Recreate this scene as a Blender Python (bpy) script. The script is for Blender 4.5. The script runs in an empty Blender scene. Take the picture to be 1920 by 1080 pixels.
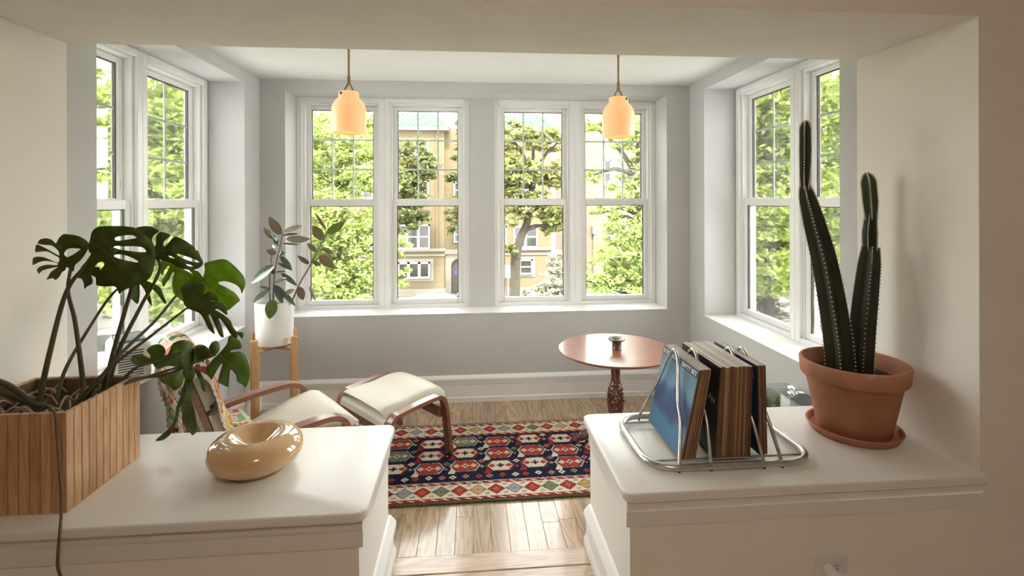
import bpy, bmesh, math, random
import numpy as np
from mathutils import Vector, Matrix

# ------------------------------------------------------------------ camera, world, sun, exposure
SC = bpy.context.scene
COL = SC.collection
F, PX, PY, EYE = 940.0, 960.0, 376.0, 1.59
PSI = math.atan(78 / 940.0)
ROLL = 0.003
cd = bpy.data.cameras.new('camera')
cam = bpy.data.objects.new('camera', cd)
COL.objects.link(cam)
cd.sensor_width = 36.0
cd.lens = F / 1920 * 36
cd.shift_y = -(540 - PY) / 1920
cd.clip_start, cd.clip_end = 0.05, 400
cam.matrix_world = (Matrix.Translation((0, 0, EYE)) @ Matrix.Rotation(-PSI, 4, 'Z')
                    @ Matrix.Rotation(math.radians(90), 4, 'X') @ Matrix.Rotation(-ROLL, 4, 'Z'))
SC.camera = cam

world = bpy.data.worlds.new('world')
SC.world = world
world.use_nodes = True
bg = world.node_tree.nodes['Background']
bg.inputs[0].default_value = (1.0, 0.985, 0.965, 1)
bg.inputs[1].default_value = 6.3

sd = bpy.data.lights.new('sun', 'SUN')
sd.energy = 7.0
sd.angle = math.radians(6)
sd.color = (1.0, 0.93, 0.80)
sun = bpy.data.objects.new('sun', sd)
COL.objects.link(sun)
sun.rotation_euler = (math.radians(42), 0, math.radians(2))   # high, behind the house

SC.view_settings.view_transform = 'Standard'
SC.view_settings.look = 'None'
SC.view_settings.gamma = 1.0
SC.view_settings.use_curve_mapping = False
SC.view_settings.exposure = 0.85

R = math.radians
PI = math.pi
random.seed(7)
rng = np.random.default_rng(11)


def at(u, v, Y):
    """World point seen at photograph pixel (u, v) at distance Y along the room."""
    a, b = (u - PX) / F, (v - PY) / F
    c, s = math.cos(PSI), math.sin(PSI)
    dx, dy = a * c + s, c - a * s
    t = Y / dy
    return Vector((dx * t, Y, EYE - b * t))


# ------------------------------------------------------------------ helpers
def tag(o, label=None, cat=None, group=None, kind=None):
    if label: o['label'] = label
    if cat: o['category'] = cat
    if group: o['group'] = group
    if kind: o['kind'] = kind
    return o


def thing(name, label, cat, loc=(0, 0, 0), rz=0.0, group=None):
    o = bpy.data.objects.new(name, None)
    o.empty_display_size = 0.05
    COL.objects.link(o)
    o.location = loc
    o.rotation_euler = (0, 0, rz)
    return tag(o, label, cat, group)


def rbox_bm(x0, x1, y0, y1, z0, z1, r=0.0, seg=1):
    bm = bmesh.new()
    bmesh.ops.create_cube(bm, size=1.0)
    for v in bm.verts:
        v.co = Vector(((x0 + x1) / 2 + v.co.x * (x1 - x0), (y0 + y1) / 2 + v.co.y * (y1 - y0), (z0 + z1) / 2 + v.co.z * (z1 - z0)))
    if r > 0:
        bmesh.ops.bevel(bm, geom=list(bm.edges), offset=r, segments=seg, affect='EDGES', profile=0.5)
    return bm


class MB:
    def __init__(s):
        s.v, s.f = [], []

    def add(s, verts, faces):
        o = len(s.v)
        s.v += [tuple(p) for p in verts]
        s.f += [tuple(i + o for i in f) for f in faces]
        return s

    def box(s, x0, x1, y0, y1, z0, z1, r=0.0, seg=1):
        bm = rbox_bm(x0, x1, y0, y1, z0, z1, r, seg)
        bm.verts.index_update()
        s.add([v.co for v in bm.verts], [[v.index for v in f.verts] for f in bm.faces])
        bm.free()
        return s

    def tube(s, pts, rad, n=8, closed=False, cap=True):
        pts = [Vector(p) for p in pts]
        m = len(pts)
        rad = rad if isinstance(rad, (list, tuple)) else [rad] * m
        up = None
        V = []
        for i, p in enumerate(pts):
            a = pts[i - 1] if (i > 0 or closed) else p
            b = pts[(i + 1) % m] if (i < m - 1 or closed) else p
            t = (b - a).normalized()
            if up is None:
                up = Vector((0, 0, 1)) if abs(t.z) < 0.9 else Vector((1, 0, 0))
            x = t.cross(up).normalized()
            up = x.cross(t).normalized()
            for k in range(n):
                an = 2 * PI * k / n
                V.append(p + (x * math.cos(an) + up * math.sin(an)) * rad[i])
        Fc = []
        for i in range(m if closed else m - 1):
            j = (i + 1) % m
            for k in range(n):
                Fc.append((i * n + k, i * n + (k + 1) % n, j * n + (k + 1) % n, j * n + k))
        if cap and not closed:
            Fc.append(tuple(range(n - 1, -1, -1)))
            Fc.append(tuple((m - 1) * n + k for k in range(n)))
        return s.add(V, Fc)

    def ribbon(s, pts, half_w, half_t, axis=(1, 0, 0)):
        """Flat bent strip: rectangular section, wide along axis, thick across the path."""
        ax = Vector(axis).normalized()
        pts = [Vector(p) for p in pts]
        V = []
        m = len(pts)
        for i, p in enumerate(pts):
            a, b = pts[max(i - 1, 0)], pts[min(i + 1, m - 1)]
            n = ax.cross((b - a).normalized()).normalized()
            V += [p + ax * half_w + n * half_t, p - ax * half_w + n * half_t, p - ax * half_w - n * half_t, p + ax * half_w - n * half_t]
        Fc = [(3, 2, 1, 0), tuple((m - 1) * 4 + k for k in range(4))]
        for i in range(m - 1):
            for k in range(4):
                Fc.append((i * 4 + k, i * 4 + (k + 1) % 4, (i + 1) * 4 + (k + 1) % 4, (i + 1) * 4 + k))
        return s.add(V, Fc)

    def lathe(s, prof, n=32, c=(0, 0, 0), close=False):
        V, Fc = [], []
        m = len(prof)
        for r, z in prof:
            for k in range(n):
                a = 2 * PI * k / n
                V.append((c[0] + r * math.cos(a), c[1] + r * math.sin(a), c[2] + z))
        for i in range(m if close else m - 1):
            j = (i + 1) % m
            for k in range(n):
                Fc.append((i * n + k, i * n + (k + 1) % n, j * n + (k + 1) % n, j * n + k))
        if not close:
            if prof[0][0] > 1e-6: Fc.append(tuple(range(n - 1, -1, -1)))
            if prof[-1][0] > 1e-6: Fc.append(tuple((m - 1) * n + k for k in range(n)))
        return s.add(V, Fc)

    def prism(s, prof, p0, p1, out):
        """Extrude a (depth, height) profile from p0 to p1; depth runs along `out`."""
        p0, p1, out = Vector(p0), Vector(p1), Vector(out)
        V = [p0 + out * d + Vector((0, 0, h)) for d, h in prof] + [p1 + out * d + Vector((0, 0, h)) for d, h in prof]
        m = len(prof)
        Fc = [(i, (i + 1) % m, m + (i + 1) % m, m + i) for i in range(m)]
        Fc += [tuple(range(m - 1, -1, -1)), tuple(range(m, 2 * m))]
        return s.add(V, Fc)

    def mesh(s, name, mat=None, smooth=None):
        me = bpy.data.meshes.new(name)
        me.from_pydata(s.v, [], s.f)
        bm = bmesh.new()
        bm.from_mesh(me)
        bmesh.ops.recalc_face_normals(bm, faces=bm.faces)
        bm.to_mesh(me)
        bm.free()
        if smooth:
            me.shade_smooth()
            me.set_sharp_from_angle(angle=R(smooth))
        if mat: me.materials.append(mat)
        return me

    def obj(s, name, mat, parent=None, smooth=None, **kw):
        return link(name, s.mesh(name, mat, smooth), parent, **kw)


def link(name, me, parent=None, label=None, cat=None, group=None, kind=None, loc=None):
    o = bpy.data.objects.new(name, me)
    COL.objects.link(o)
    if parent: o.parent = parent
    if loc: o.location = loc
    return tag(o, label, cat, group, kind)


def copy_tree(o, parent=None):
    c = o.copy()
    COL.objects.link(c)
    c.parent = parent
    for ch in list(o.children):
        copy_tree(ch, c)
    return c


def spline(pts, n=8):
    pts = [Vector(p) for p in pts]
    P = [pts[0] * 2 - pts[1]] + pts + [pts[-1] * 2 - pts[-2]]
    out = []
    for i in range(1, len(P) - 2):
        a, b, c, d = P[i - 1], P[i], P[i + 1], P[i + 2]
        for k in range(n):
            t = k / n
            out.append(0.5 * (2 * b + (c - a) * t + (2 * a - 5 * b + 4 * c - d) * t * t + (3 * b - a - 3 * c + d) * t ** 3))
    out.append(pts[-1])
    return out


# ------------------------------------------------------------------ materials
def nt(name):
    m = bpy.data.materials.new(name)
    m.use_nodes = True
    return m, m.node_tree.nodes, m.node_tree.links, m.node_tree.nodes['Principled BSDF']


def mat(name, col, rough=0.5, var=0.06, scale=8.0, metal=0.0, bump=0.0, bscale=None, spec=0.5, coat=0.0, stretch=(1, 1, 1), island=0.0):
    m, N, L, b = nt(name)
    tc = N.new('ShaderNodeTexCoord')
    mp = N.new('ShaderNodeMapping')
    mp.inputs['Scale'].default_value = stretch
    L.new(tc.outputs['Object'], mp.inputs[0])
    no = N.new('ShaderNodeTexNoise')
    no.inputs['Scale'].default_value = scale
    no.inputs['Detail'].default_value = 5
    L.new(mp.outputs[0], no.inputs[0])
    r = N.new('ShaderNodeValToRGB')
    r.color_ramp.elements[0].position = 0.3
    r.color_ramp.elements[1].position = 0.7
    r.color_ramp.elements[0].color = tuple(c * (1 - var) for c in col) + (1,)
    r.color_ramp.elements[1].color = tuple(min(1, c * (1 + var)) for c in col) + (1,)
    L.new(no.outputs[0], r.inputs[0])
    out = r.outputs[0]
    if island > 0:
        g = N.new('ShaderNodeObjectInfo')
        mr = N.new('ShaderNodeMapRange')
        mr.inputs[3].default_value, mr.inputs[4].default_value = 1 - island, 1 + island
        L.new(g.outputs['Random'], mr.inputs[0])
        hs = N.new('ShaderNodeHueSaturation')
        L.new(mr.outputs[0], hs.inputs['Value'])
        L.new(out, hs.inputs['Color'])
        out = hs.outputs[0]
    L.new(out, b.inputs['Base Color'])
    b.inputs['Roughness'].default_value = rough
    b.inputs['Metallic'].default_value = metal
    b.inputs['Specular IOR Level'].default_value = spec
    b.inputs['Coat Weight'].default_value = coat
    b.inputs['Coat Roughness'].default_value = 0.06
    if bump > 0:
        n2 = N.new('ShaderNodeTexNoise')
        n2.inputs['Scale'].default_value = bscale or scale * 6
        n2.inputs['Detail'].default_value = 4
        L.new(mp.outputs[0], n2.inputs[0])
        bp = N.new('ShaderNodeBump')
        bp.inputs['Strength'].default_value = bump
        bp.inputs['Distance'].default_value = 0.004
        L.new(n2.outputs[0], bp.inputs['Height'])
        L.new(bp.outputs[0], b.inputs['Normal'])
    return m


def wood(name, c1, c2, axis='Y', rough=0.4, fine=60.0, coat=0.0, island=0.12, ring=2.2):
    """Grain bands running along one object axis."""
    m, N, L, b = nt(name)
    tc = N.new('ShaderNodeTexCoord')
    oi = N.new('ShaderNodeObjectInfo')
    vm = N.new('ShaderNodeVectorMath')
    vm.operation = 'MULTIPLY_ADD'
    L.new(oi.outputs['Random'], vm.inputs[0])
    vm.inputs[1].default_value = (7.3, 3.7, 5.1)
    L.new(tc.outputs['Object'], vm.inputs[2])
    mp = N.new('ShaderNodeMapping')
    st = {'X': (0.10, 1, 1), 'Y': (1, 0.10, 1), 'Z': (1, 1, 0.10)}[axis]
    mp.inputs['Scale'].default_value = st
    L.new(vm.outputs[0], mp.inputs[0])
    n1 = N.new('ShaderNodeTexNoise')
    n1.inputs['Scale'].default_value = fine / 5
    n1.inputs['Detail'].default_value = 3
    n1.inputs['Distortion'].default_value = 0.6
    L.new(mp.outputs[0], n1.inputs[0])
    mm = N.new('ShaderNodeMath')
    mm.operation = 'MULTIPLY'
    mm.inputs[1].default_value = ring * 4
    L.new(n1.outputs[0], mm.inputs[0])
    fr = N.new('ShaderNodeMath')
    fr.operation = 'PINGPONG'
    fr.inputs[1].default_value = 0.5
    L.new(mm.outputs[0], fr.inputs[0])
    n2 = N.new('ShaderNodeTexNoise')
    n2.inputs['Scale'].default_value = fine * 2.2
    n2.inputs['Detail'].default_value = 4
    L.new(mp.outputs[0], n2.inputs[0])
    ad = N.new('ShaderNodeMath')
    ad.operation = 'MULTIPLY_ADD'
    ad.inputs[1].default_value = 0.6
    L.new(n2.outputs[0], ad.inputs[0])
    L.new(fr.outputs[0], ad.inputs[2])
    r = N.new('ShaderNodeValToRGB')
    r.color_ramp.elements[0].position, r.color_ramp.elements[1].position = 0.22, 0.72
    r.color_ramp.elements[0].color, r.color_ramp.elements[1].color = c2 + (1,), c1 + (1,)
    L.new(ad.outputs[0], r.inputs[0])
    mr = N.new('ShaderNodeMapRange')
    mr.inputs[3].default_value, mr.inputs[4].default_value = 1 - island, 1 + island
    L.new(oi.outputs['Random'], mr.inputs[0])
    hs = N.new('ShaderNodeHueSaturation')
    L.new(mr.outputs[0], hs.inputs['Value'])
    L.new(r.outputs[0], hs.inputs['Color'])
    L.new(hs.outputs[0], b.inputs['Base Color'])
    b.inputs['Roughness'].default_value = rough
    b.inputs['Coat Weight'].default_value = coat
    b.inputs['Coat Roughness'].default_value = 0.12
    return m


def leafmat(name, c1, c2, trans=0.35, rough=0.45, island=True, under=None):
    m, N, L, b = nt(name)
    ge = N.new('ShaderNodeNewGeometry')
    r = N.new('ShaderNodeValToRGB')
    r.color_ramp.elements[0].color, r.color_ramp.elements[1].color = c1 + (1,), c2 + (1,)
    if island:
        L.new(ge.outputs['Random Per Island'], r.inputs[0])
    else:
        tc = N.new('ShaderNodeTexCoord')
        no = N.new('ShaderNodeTexNoise')
        no.inputs['Scale'].default_value = 9
        L.new(tc.outputs['Object'], no.inputs[0])
        L.new(no.outputs[0], r.inputs[0])
    col = r.outputs[0]
    if under:
        mx = N.new('ShaderNodeMix')
        mx.data_type = 'RGBA'
        L.new(ge.outputs['Backfacing'], mx.inputs[0])
        L.new(col, mx.inputs[6])
        mx.inputs[7].default_value = under + (1,)
        col = mx.outputs[2]
    L.new(col, b.inputs['Base Color'])
    b.inputs['Roughness'].default_value = rough
    tr = N.new('ShaderNodeBsdfTranslucent')
    hs = N.new('ShaderNodeHueSaturation')
    hs.inputs['Value'].default_value = 1.5
    hs.inputs['Saturation'].default_value = 1.1
    L.new(col, hs.inputs['Color'])
    L.new(hs.outputs[0], tr.inputs[0])
    mix = N.new('ShaderNodeMixShader')
    mix.inputs[0].default_value = trans
    L.new(b.outputs[0], mix.inputs[1])
    L.new(tr.outputs[0], mix.inputs[2])
    L.new(mix.outputs[0], N['Material Output'].inputs[0])
    return m


def attrmat(name, rough=0.9, bump=0.0):
    m, N, L, b = nt(name)
    a = N.new('ShaderNodeAttribute')
    a.attribute_name = 'weave'
    tc = N.new('ShaderNodeTexCoord')
    no = N.new('ShaderNodeTexNoise')
    no.inputs['Scale'].default_value = 160
    L.new(tc.outputs['Object'], no.inputs[0])
    mr = N.new('ShaderNodeMapRange')
    mr.inputs[3].default_value, mr.inputs[4].default_value = 0.75, 1.2
    L.new(no.outputs[0], mr.inputs[0])
    hs = N.new('ShaderNodeHueSaturation')
    L.new(mr.outputs[0], hs.inputs['Value'])
    L.new(a.outputs['Color'], hs.inputs['Color'])
    L.new(hs.outputs[0], b.inputs['Base Color'])
    b.inputs['Roughness'].default_value = rough
    b.inputs['Specular IOR Level'].default_value = 0.15
    return m


def glassmat(name, tint=(1, 1, 1), refl=1.0, ior=1.45):
    m, N, L, b = nt(name)
    N.remove(b)
    t = N.new('ShaderNodeBsdfTransparent')
    t.inputs[0].default_value = tint + (1,)
    g = N.new('ShaderNodeBsdfGlossy')
    g.inputs['Roughness'].default_value = 0.02
    fr = N.new('ShaderNodeFresnel')
    fr.inputs[0].default_value = ior
    mu = N.new('ShaderNodeMath')
    mu.operation = 'MULTIPLY'
    mu.inputs[1].default_value = refl
    L.new(fr.outputs[0], mu.inputs[0])
    mx = N.new('ShaderNodeMixShader')
    L.new(mu.outputs[0], mx.inputs[0])
    L.new(t.outputs[0], mx.inputs[1])
    L.new(g.outputs[0], mx.inputs[2])
    L.new(mx.outputs[0], N['Material Output'].inputs[0])
    return m


def brickmat(name, c1, c2, mortar, sc=1.0):
    m, N, L, b = nt(name)
    tc = N.new('ShaderNodeTexCoord')
    mp = N.new('ShaderNodeMapping')
    mp.inputs['Rotation'].default_value = (R(90), 0, 0)
    L.new(tc.outputs['Object'], mp.inputs[0])
    br = N.new('ShaderNodeTexBrick')
    br.inputs['Color1'].default_value, br.inputs['Color2'].default_value, br.inputs['Mortar'].default_value = c1 + (1,), c2 + (1,), mortar + (1,)
    br.inputs['Scale'].default_value = sc
    br.inputs['Brick Width'].default_value, br.inputs['Row Height'].default_value, br.inputs['Mortar Size'].default_value = 0.22, 0.075, 0.008
    L.new(mp.outputs[0], br.inputs[0])
    L.new(br.outputs[0], b.inputs['Base Color'])
    b.inputs['Roughness'].default_value = 0.9
    return m


M = {}
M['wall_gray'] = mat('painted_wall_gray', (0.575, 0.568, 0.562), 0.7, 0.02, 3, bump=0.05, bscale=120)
M['wall_warm'] = mat('painted_wall_warm_white', (0.88, 0.84, 0.785), 0.75, 0.025, 3, bump=0.06, bscale=150)
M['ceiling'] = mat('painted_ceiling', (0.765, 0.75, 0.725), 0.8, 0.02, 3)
M['trim'] = mat('painted_trim_white', (0.87, 0.86, 0.85), 0.35, 0.015, 5)
M['ledge'] = mat('painted_wood_ledge', (0.82, 0.805, 0.785), 0.32, 0.02, 5, bump=0.12, bscale=40, stretch=(0.12, 1, 1))
M['vinyl'] = mat('window_vinyl', (0.87, 0.865, 0.855), 0.32, 0.012, 6)
M['grille'] = mat('grille_bars', (0.82, 0.87, 0.84), 0.4, 0.02, 6)
M['gasket'] = mat('dark_gasket', (0.035, 0.033, 0.032), 0.5, 0.1)
M['glass'] = glassmat('window_glass', (0.97, 0.985, 0.975), 0.8)
M['clear'] = glassmat('clear_acrylic', (0.93, 0.95, 0.95), 1.6, 1.5)
M['oak'] = wood('oak_floor', (0.53, 0.385, 0.25), (0.30, 0.19, 0.107), 'Y', 0.30, 55, 0.45, 0.14)
M['oak_x'] = wood('oak_threshold', (0.55, 0.40, 0.265), (0.30, 0.19, 0.115), 'X', 0.30, 45, 0.40, 0.05)
M['cedar'] = wood('cedar_slat', (0.60, 0.37, 0.21), (0.47, 0.27, 0.14), 'Z', 0.6, 60, 0, 0.14)
M['mahog'] = wood('red_mahogany', (0.30, 0.10, 0.055), (0.25, 0.08, 0.043), 'X', 0.30, 30, 0.35, 0.0)
M['mahog_dk'] = wood('dark_mahogany', (0.16, 0.055, 0.035), (0.09, 0.03, 0.02), 'Z', 0.28, 40, 0.4, 0.0)
M['bent'] = wood('bent_brown_wood', (0.26, 0.105, 0.06), (0.17, 0.065, 0.038), 'Y', 0.32, 50, 0.25, 0.0)
M['stand'] = wood('honey_bamboo', (0.62, 0.36, 0.15), (0.50, 0.27, 0.10), 'Z', 0.45, 50, 0.1, 0.04)
M['cream'] = mat('cream_leather', (0.58, 0.54, 0.445), 0.5, 0.03, 6, bump=0.15, bscale=25)
M['piping'] = mat('cream_piping', (0.66, 0.60, 0.48), 0.6, 0.03)
M['caramel'] = mat('caramel_glass', (0.66, 0.43, 0.225), 0.10, 0.02, 3, coat=1.0)
M['steel'] = mat('worn_steel', (0.55, 0.54, 0.52), 0.30, 0.18, 30, metal=1.0)
M['brass'] = mat('aged_brass', (0.36, 0.27, 0.14), 0.4, 0.1, 20, metal=0.9)
M['terra'] = mat('terracotta', (0.46, 0.20, 0.115), 0.8, 0.18, 7, bump=0.1)
_e = M['terra'].node_tree.nodes['Color Ramp'].color_ramp.elements
_n = _e.new(0.64); _n.color = (0.50, 0.225, 0.13, 1)
_e[-1].position = 0.74; _e[-1].color = (0.58, 0.40, 0.30, 1)      # pale lime bloom
M['soil'] = mat('soil', (0.055, 0.036, 0.025), 0.95, 0.4, 30, bump=0.6)
M['cactus'] = mat('cactus_skin', (0.024, 0.026, 0.013), 0.55, 0.35, 9)
M['cactus_tip'] = mat('cactus_new_growth', (0.035, 0.055, 0.02), 0.5, 0.25, 9)
M['spine'] = mat('pale_spines', (0.55, 0.52, 0.44), 0.7, 0.1)
M['potwhite'] = mat('white_ceramic', (0.80, 0.78, 0.74), 0.55, 0.03, 10, bump=0.05)
M['stem'] = mat('petiole', (0.075, 0.07, 0.030), 0.55, 0.25, 12)
M['root'] = mat('aerial_root', (0.14, 0.085, 0.05), 0.8, 0.25, 30)
M['vein'] = mat('leaf_midrib', (0.075, 0.10, 0.03), 0.5, 0.15)
M['straw'] = mat('dry_roots', (0.42, 0.33, 0.22), 0.85, 0.3, 20)
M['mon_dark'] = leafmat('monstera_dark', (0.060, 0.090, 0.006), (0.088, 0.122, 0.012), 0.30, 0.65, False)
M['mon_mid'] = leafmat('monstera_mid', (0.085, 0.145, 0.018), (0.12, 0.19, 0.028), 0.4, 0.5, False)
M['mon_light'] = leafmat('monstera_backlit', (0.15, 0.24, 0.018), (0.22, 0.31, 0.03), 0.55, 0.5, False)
M['fic_dark'] = leafmat('rubber_leaf_underside', (0.11, 0.085, 0.05), (0.15, 0.11, 0.065), 0.12, 0.4, False)
M['fic_top'] = mat('rubber_leaf_gloss', (0.05, 0.075, 0.045), 0.16, 0.2, 9, coat=0.8)
M['fic_green'] = leafmat('rubber_leaf_green', (0.07, 0.10, 0.02), (0.09, 0.13, 0.03), 0.25, 0.3, False)
M['twig'] = mat('rubber_stem', (0.10, 0.055, 0.035), 0.6, 0.2)
M['black'] = mat('black_plastic', (0.03, 0.03, 0.03), 0.4, 0.1)
M['plasticw'] = mat('white_plastic', (0.72, 0.72, 0.71), 0.35, 0.015)
M['plasticg'] = mat('grey_plastic', (0.17, 0.175, 0.18), 0.4, 0.05)
M['pewter'] = mat('old_pewter', (0.20, 0.19, 0.16), 0.38, 0.25, 25, metal=0.8)
M['weave'] = attrmat('woven_wool')
M['crochet'] = attrmat('crochet_yarn')
M['selvage'] = mat('green_selvage', (0.075, 0.085, 0.045), 0.95, 0.3, 60)


def shade_mat():
    m, N, L, b = nt('lit_porcelain')
    b.inputs['Base Color'].default_value = (0.62, 0.44, 0.28, 1)
    b.inputs['Roughness'].default_value = 0.35
    tc = N.new('ShaderNodeTexCoord')
    no = N.new('ShaderNodeTexNoise')
    no.inputs['Scale'].default_value = 5
    mp = N.new('ShaderNodeMapping')
    mp.inputs['Scale'].default_value = (0.6, 0.6, 3)
    L.new(tc.outputs['Object'], mp.inputs[0])
    L.new(mp.outputs[0], no.inputs[0])
    r = N.new('ShaderNodeValToRGB')
    r.color_ramp.elements[0].color = (1.0, 0.44, 0.15, 1)
    r.color_ramp.elements[1].color = (1.0, 0.56, 0.21, 1)
    L.new(no.outputs[0], r.inputs[0])
    L.new(r.outputs[0], b.inputs['Emission Color'])
    b.inputs['Emission Strength'].default_value = 0.40
    return m


M['shade'] = shade_mat()

# ------------------------------------------------------------------ the room shell
XL, XR, YB, ZC = -1.61, 1.80, 3.99, 2.53          # sunroom
YA0, YA1 = 1.56, 2.095                             # thick wall with the wide opening
JL, JR, ZBEAM, ZLEDGE = -1.57, 1.715, 2.21, 0.67
ZMAIN = 0.14
REC, WT = 0.25, 0.38                              # window recess depth, wall thickness
ZS, ZH = 0.695, 2.445                             # window sill and head


def struct(name, mb, m, parent=None, smooth=None):
    return mb.obj(name, m, parent, smooth, kind=None if parent else 'structure')


w = MB()
for b in ((XL - WT, -1.42, YB, YB + WT, -0.25, ZC + 0.1), (1.605, XR + WT, YB, YB + WT, -0.25, ZC + 0.1),
          (-1.42, 1.605, YB, YB + WT, -0.25, ZS), (-1.42, 1.605, YB, YB + WT, ZH, ZC + 0.1),
          (-0.005, 0.205, YB + REC - 0.025, YB + WT, ZS, ZH)):
    w.box(*b)
wall_back = struct('wall_back', w, M['wall_gray'])
for side, x0, x1 in (('left', XL - WT, XL), ('right', XR, XR + WT)):
    w = MB()
    for b in ((x0, x1, YA1, 2.31, -0.25, ZC + 0.1), (x0, x1, 3.735, YB, -0.25, ZC + 0.1),
              (x0, x1, 2.31, 3.735, -0.25, ZS), (x0, x1, 2.31, 3.735, ZH, ZC + 0.1)):
        w.box(*b)
    struct('wall_' + side, w, M['wall_gray'])
struct('ceiling', MB().box(XL, XR, YA1, YB, ZC, ZC + 0.1), M['ceiling'])
w = MB()
w.box(-3.4, JL, YA0, YA1, -0.25, 2.85).box(JR, 3.4, YA0, YA1, -0.25, 2.85).box(JL, JR, YA0, YA1, ZBEAM, 2.85)
struct('wall_arch', w, M['wall_warm'], smooth=30)
# the room the camera stands in
struct('wall_rear', MB().box(-3.4, 3.4, -4.2, -4.05, 0, 2.85), M['wall_warm'])
struct('wall_main_left', MB().box(-3.55, -3.4, -4.2, YA1, 0, 2.85), M['wall_warm'])
struct('wall_main_right', MB().box(3.4, 3.55, -4.2, YA1, 0, 2.85), M['wall_warm'])
struct('ceiling_main', MB().box(-3.55, 3.55, -4.2, YA1, 2.75, 2.95), M['wall_warm'])
struct('floor_main', MB().box(-3.4, 3.4, -4.05, 1.535, -0.25, ZMAIN), M['oak_x'])

# oak strip floor of the sunroom, each strip its own piece
floor = struct('floor', MB().box(XL, XR, 2.055, YB, -0.25, -0.022), M['gasket'])
PWD = 0.0852
npk = 40
plank_me = {}
for i in range(npk):
    x = XL + (XR - XL) * i / npk
    wd = (XR - XL) / npk - 0.0009
    y = 2.06 - random.uniform(0.0, 0.05) + 0.05
    y = 2.055
    first = True
    while y < YB - 0.01:
        ln = random.choice((0.55, 0.8, 1.1, 1.4))
        if first: ln *= random.uniform(0.35, 1.0); first = False
        y1 = min(YB, y + ln)
        if YB - y1 < 0.2: y1 = YB
        key = round(y1 - y, 2)
        me = MB().box(0, wd, 0, y1 - y - 0.001, -0.02, 0, 0.0012).mesh('plank', M['oak'])
        link('plank', me, floor, loc=(x, y, 0))
        y = y1
thr = struct('trim_1', MB().box(-0.335, 0.50, 1.537, 2.053, -0.02, 0.112), M['trim'])
MB().box(-0.335, 0.50, 1.965, 2.07, 0.113, ZMAIN, 0.006, 2).obj('nosing_board', M['oak_x'], thr)
MB().box(-0.335, 0.50, 1.537, 1.9635, 0.1135, ZMAIN, 0.002).obj('plank', M['oak_x'], thr)

# baseboards: tall flat board with moulded cap and shoe
BBP = [(0, 0), (0.022, 0), (0.022, 0.035), (0.016, 0.042), (0.016, 0.135), (0.020, 0.142), (0.020, 0.155), (0.026, 0.168), (0.026, 0.185), (0.016, 0.20), (0, 0.21)]
struct('baseboard_back', MB().prism(BBP, (XL, YB, 0), (XR, YB, 0), (0, -1, 0)), M['trim'], smooth=25)
struct('baseboard_left', MB().prism(BBP, (XL, YA1, 0), (XL, YB, 0), (1, 0, 0)), M['trim'], smooth=25)
struct('baseboard_right', MB().prism(BBP, (XR, YA1, 0), (XR, YB, 0), (-1, 0, 0)), M['trim'], smooth=25)

# half walls carrying the white ledges
BB2 = [(0, 0), (0.030, 0), (0.030, 0.030), (0.020, 0.045), (0.020, 0.095), (0.024, 0.10), (0.024, 0.112), (0.032, 0.128), (0.030, 0.142), (0.010, 0.165), (0, 0.168)]
MOLD = [(0, -0.090), (0.005, -0.088), (0.007, -0.072), (0.007, -0.040), (0.010, -0.036), (0.013, -0.024), (0.013, 0), (0, 0)]


def ledge(x0, x1, y0, y1, z0, z1, round_x, rr=0.035):
    """Slab with one pair of rounded plan corners on the doorway side and eased edges."""
    sgn = 1 if round_x == x1 else -1
    other = x0 if sgn > 0 else x1
    pl = [(other, y0)]
    for k in range(7):
        a = -PI / 2 + k / 6 * PI / 2
        pl.append((round_x - sgn * rr + sgn * rr * math.cos(a), y0 + rr + rr * math.sin(a)))
    for k in range(7):
        a = k / 6 * PI / 2
        pl.append((round_x - sgn * rr + sgn * rr * math.cos(a), y1 - rr + rr * math.sin(a)))
    pl.append((other, y1))
    bm = bmesh.new()
    vs = [bm.verts.new((x, y, z0)) for x, y in pl]
    f = bm.faces.new(vs)
    ex = bmesh.ops.extrude_face_region(bm, geom=[f])
    bmesh.ops.translate(bm, verts=[v for v in ex['geom'] if isinstance(v, bmesh.types.BMVert)], vec=(0, 0, z1 - z0))
    bmesh.ops.recalc_face_normals(bm, faces=bm.faces)
    bmesh.ops.bevel(bm, geom=[e for e in bm.edges if abs(e.verts[0].co.z - e.verts[1].co.z) < 1e-6], offset=0.006, segments=3, affect='EDGES', profile=0.5)
    me = bpy.data.meshes.new('ledge')
    bm.to_mesh(me)
    bm.free()
    me.shade_smooth()
    me.set_sharp_from_angle(angle=R(35))
    me.materials.append(M['ledge'])
    return me


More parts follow.
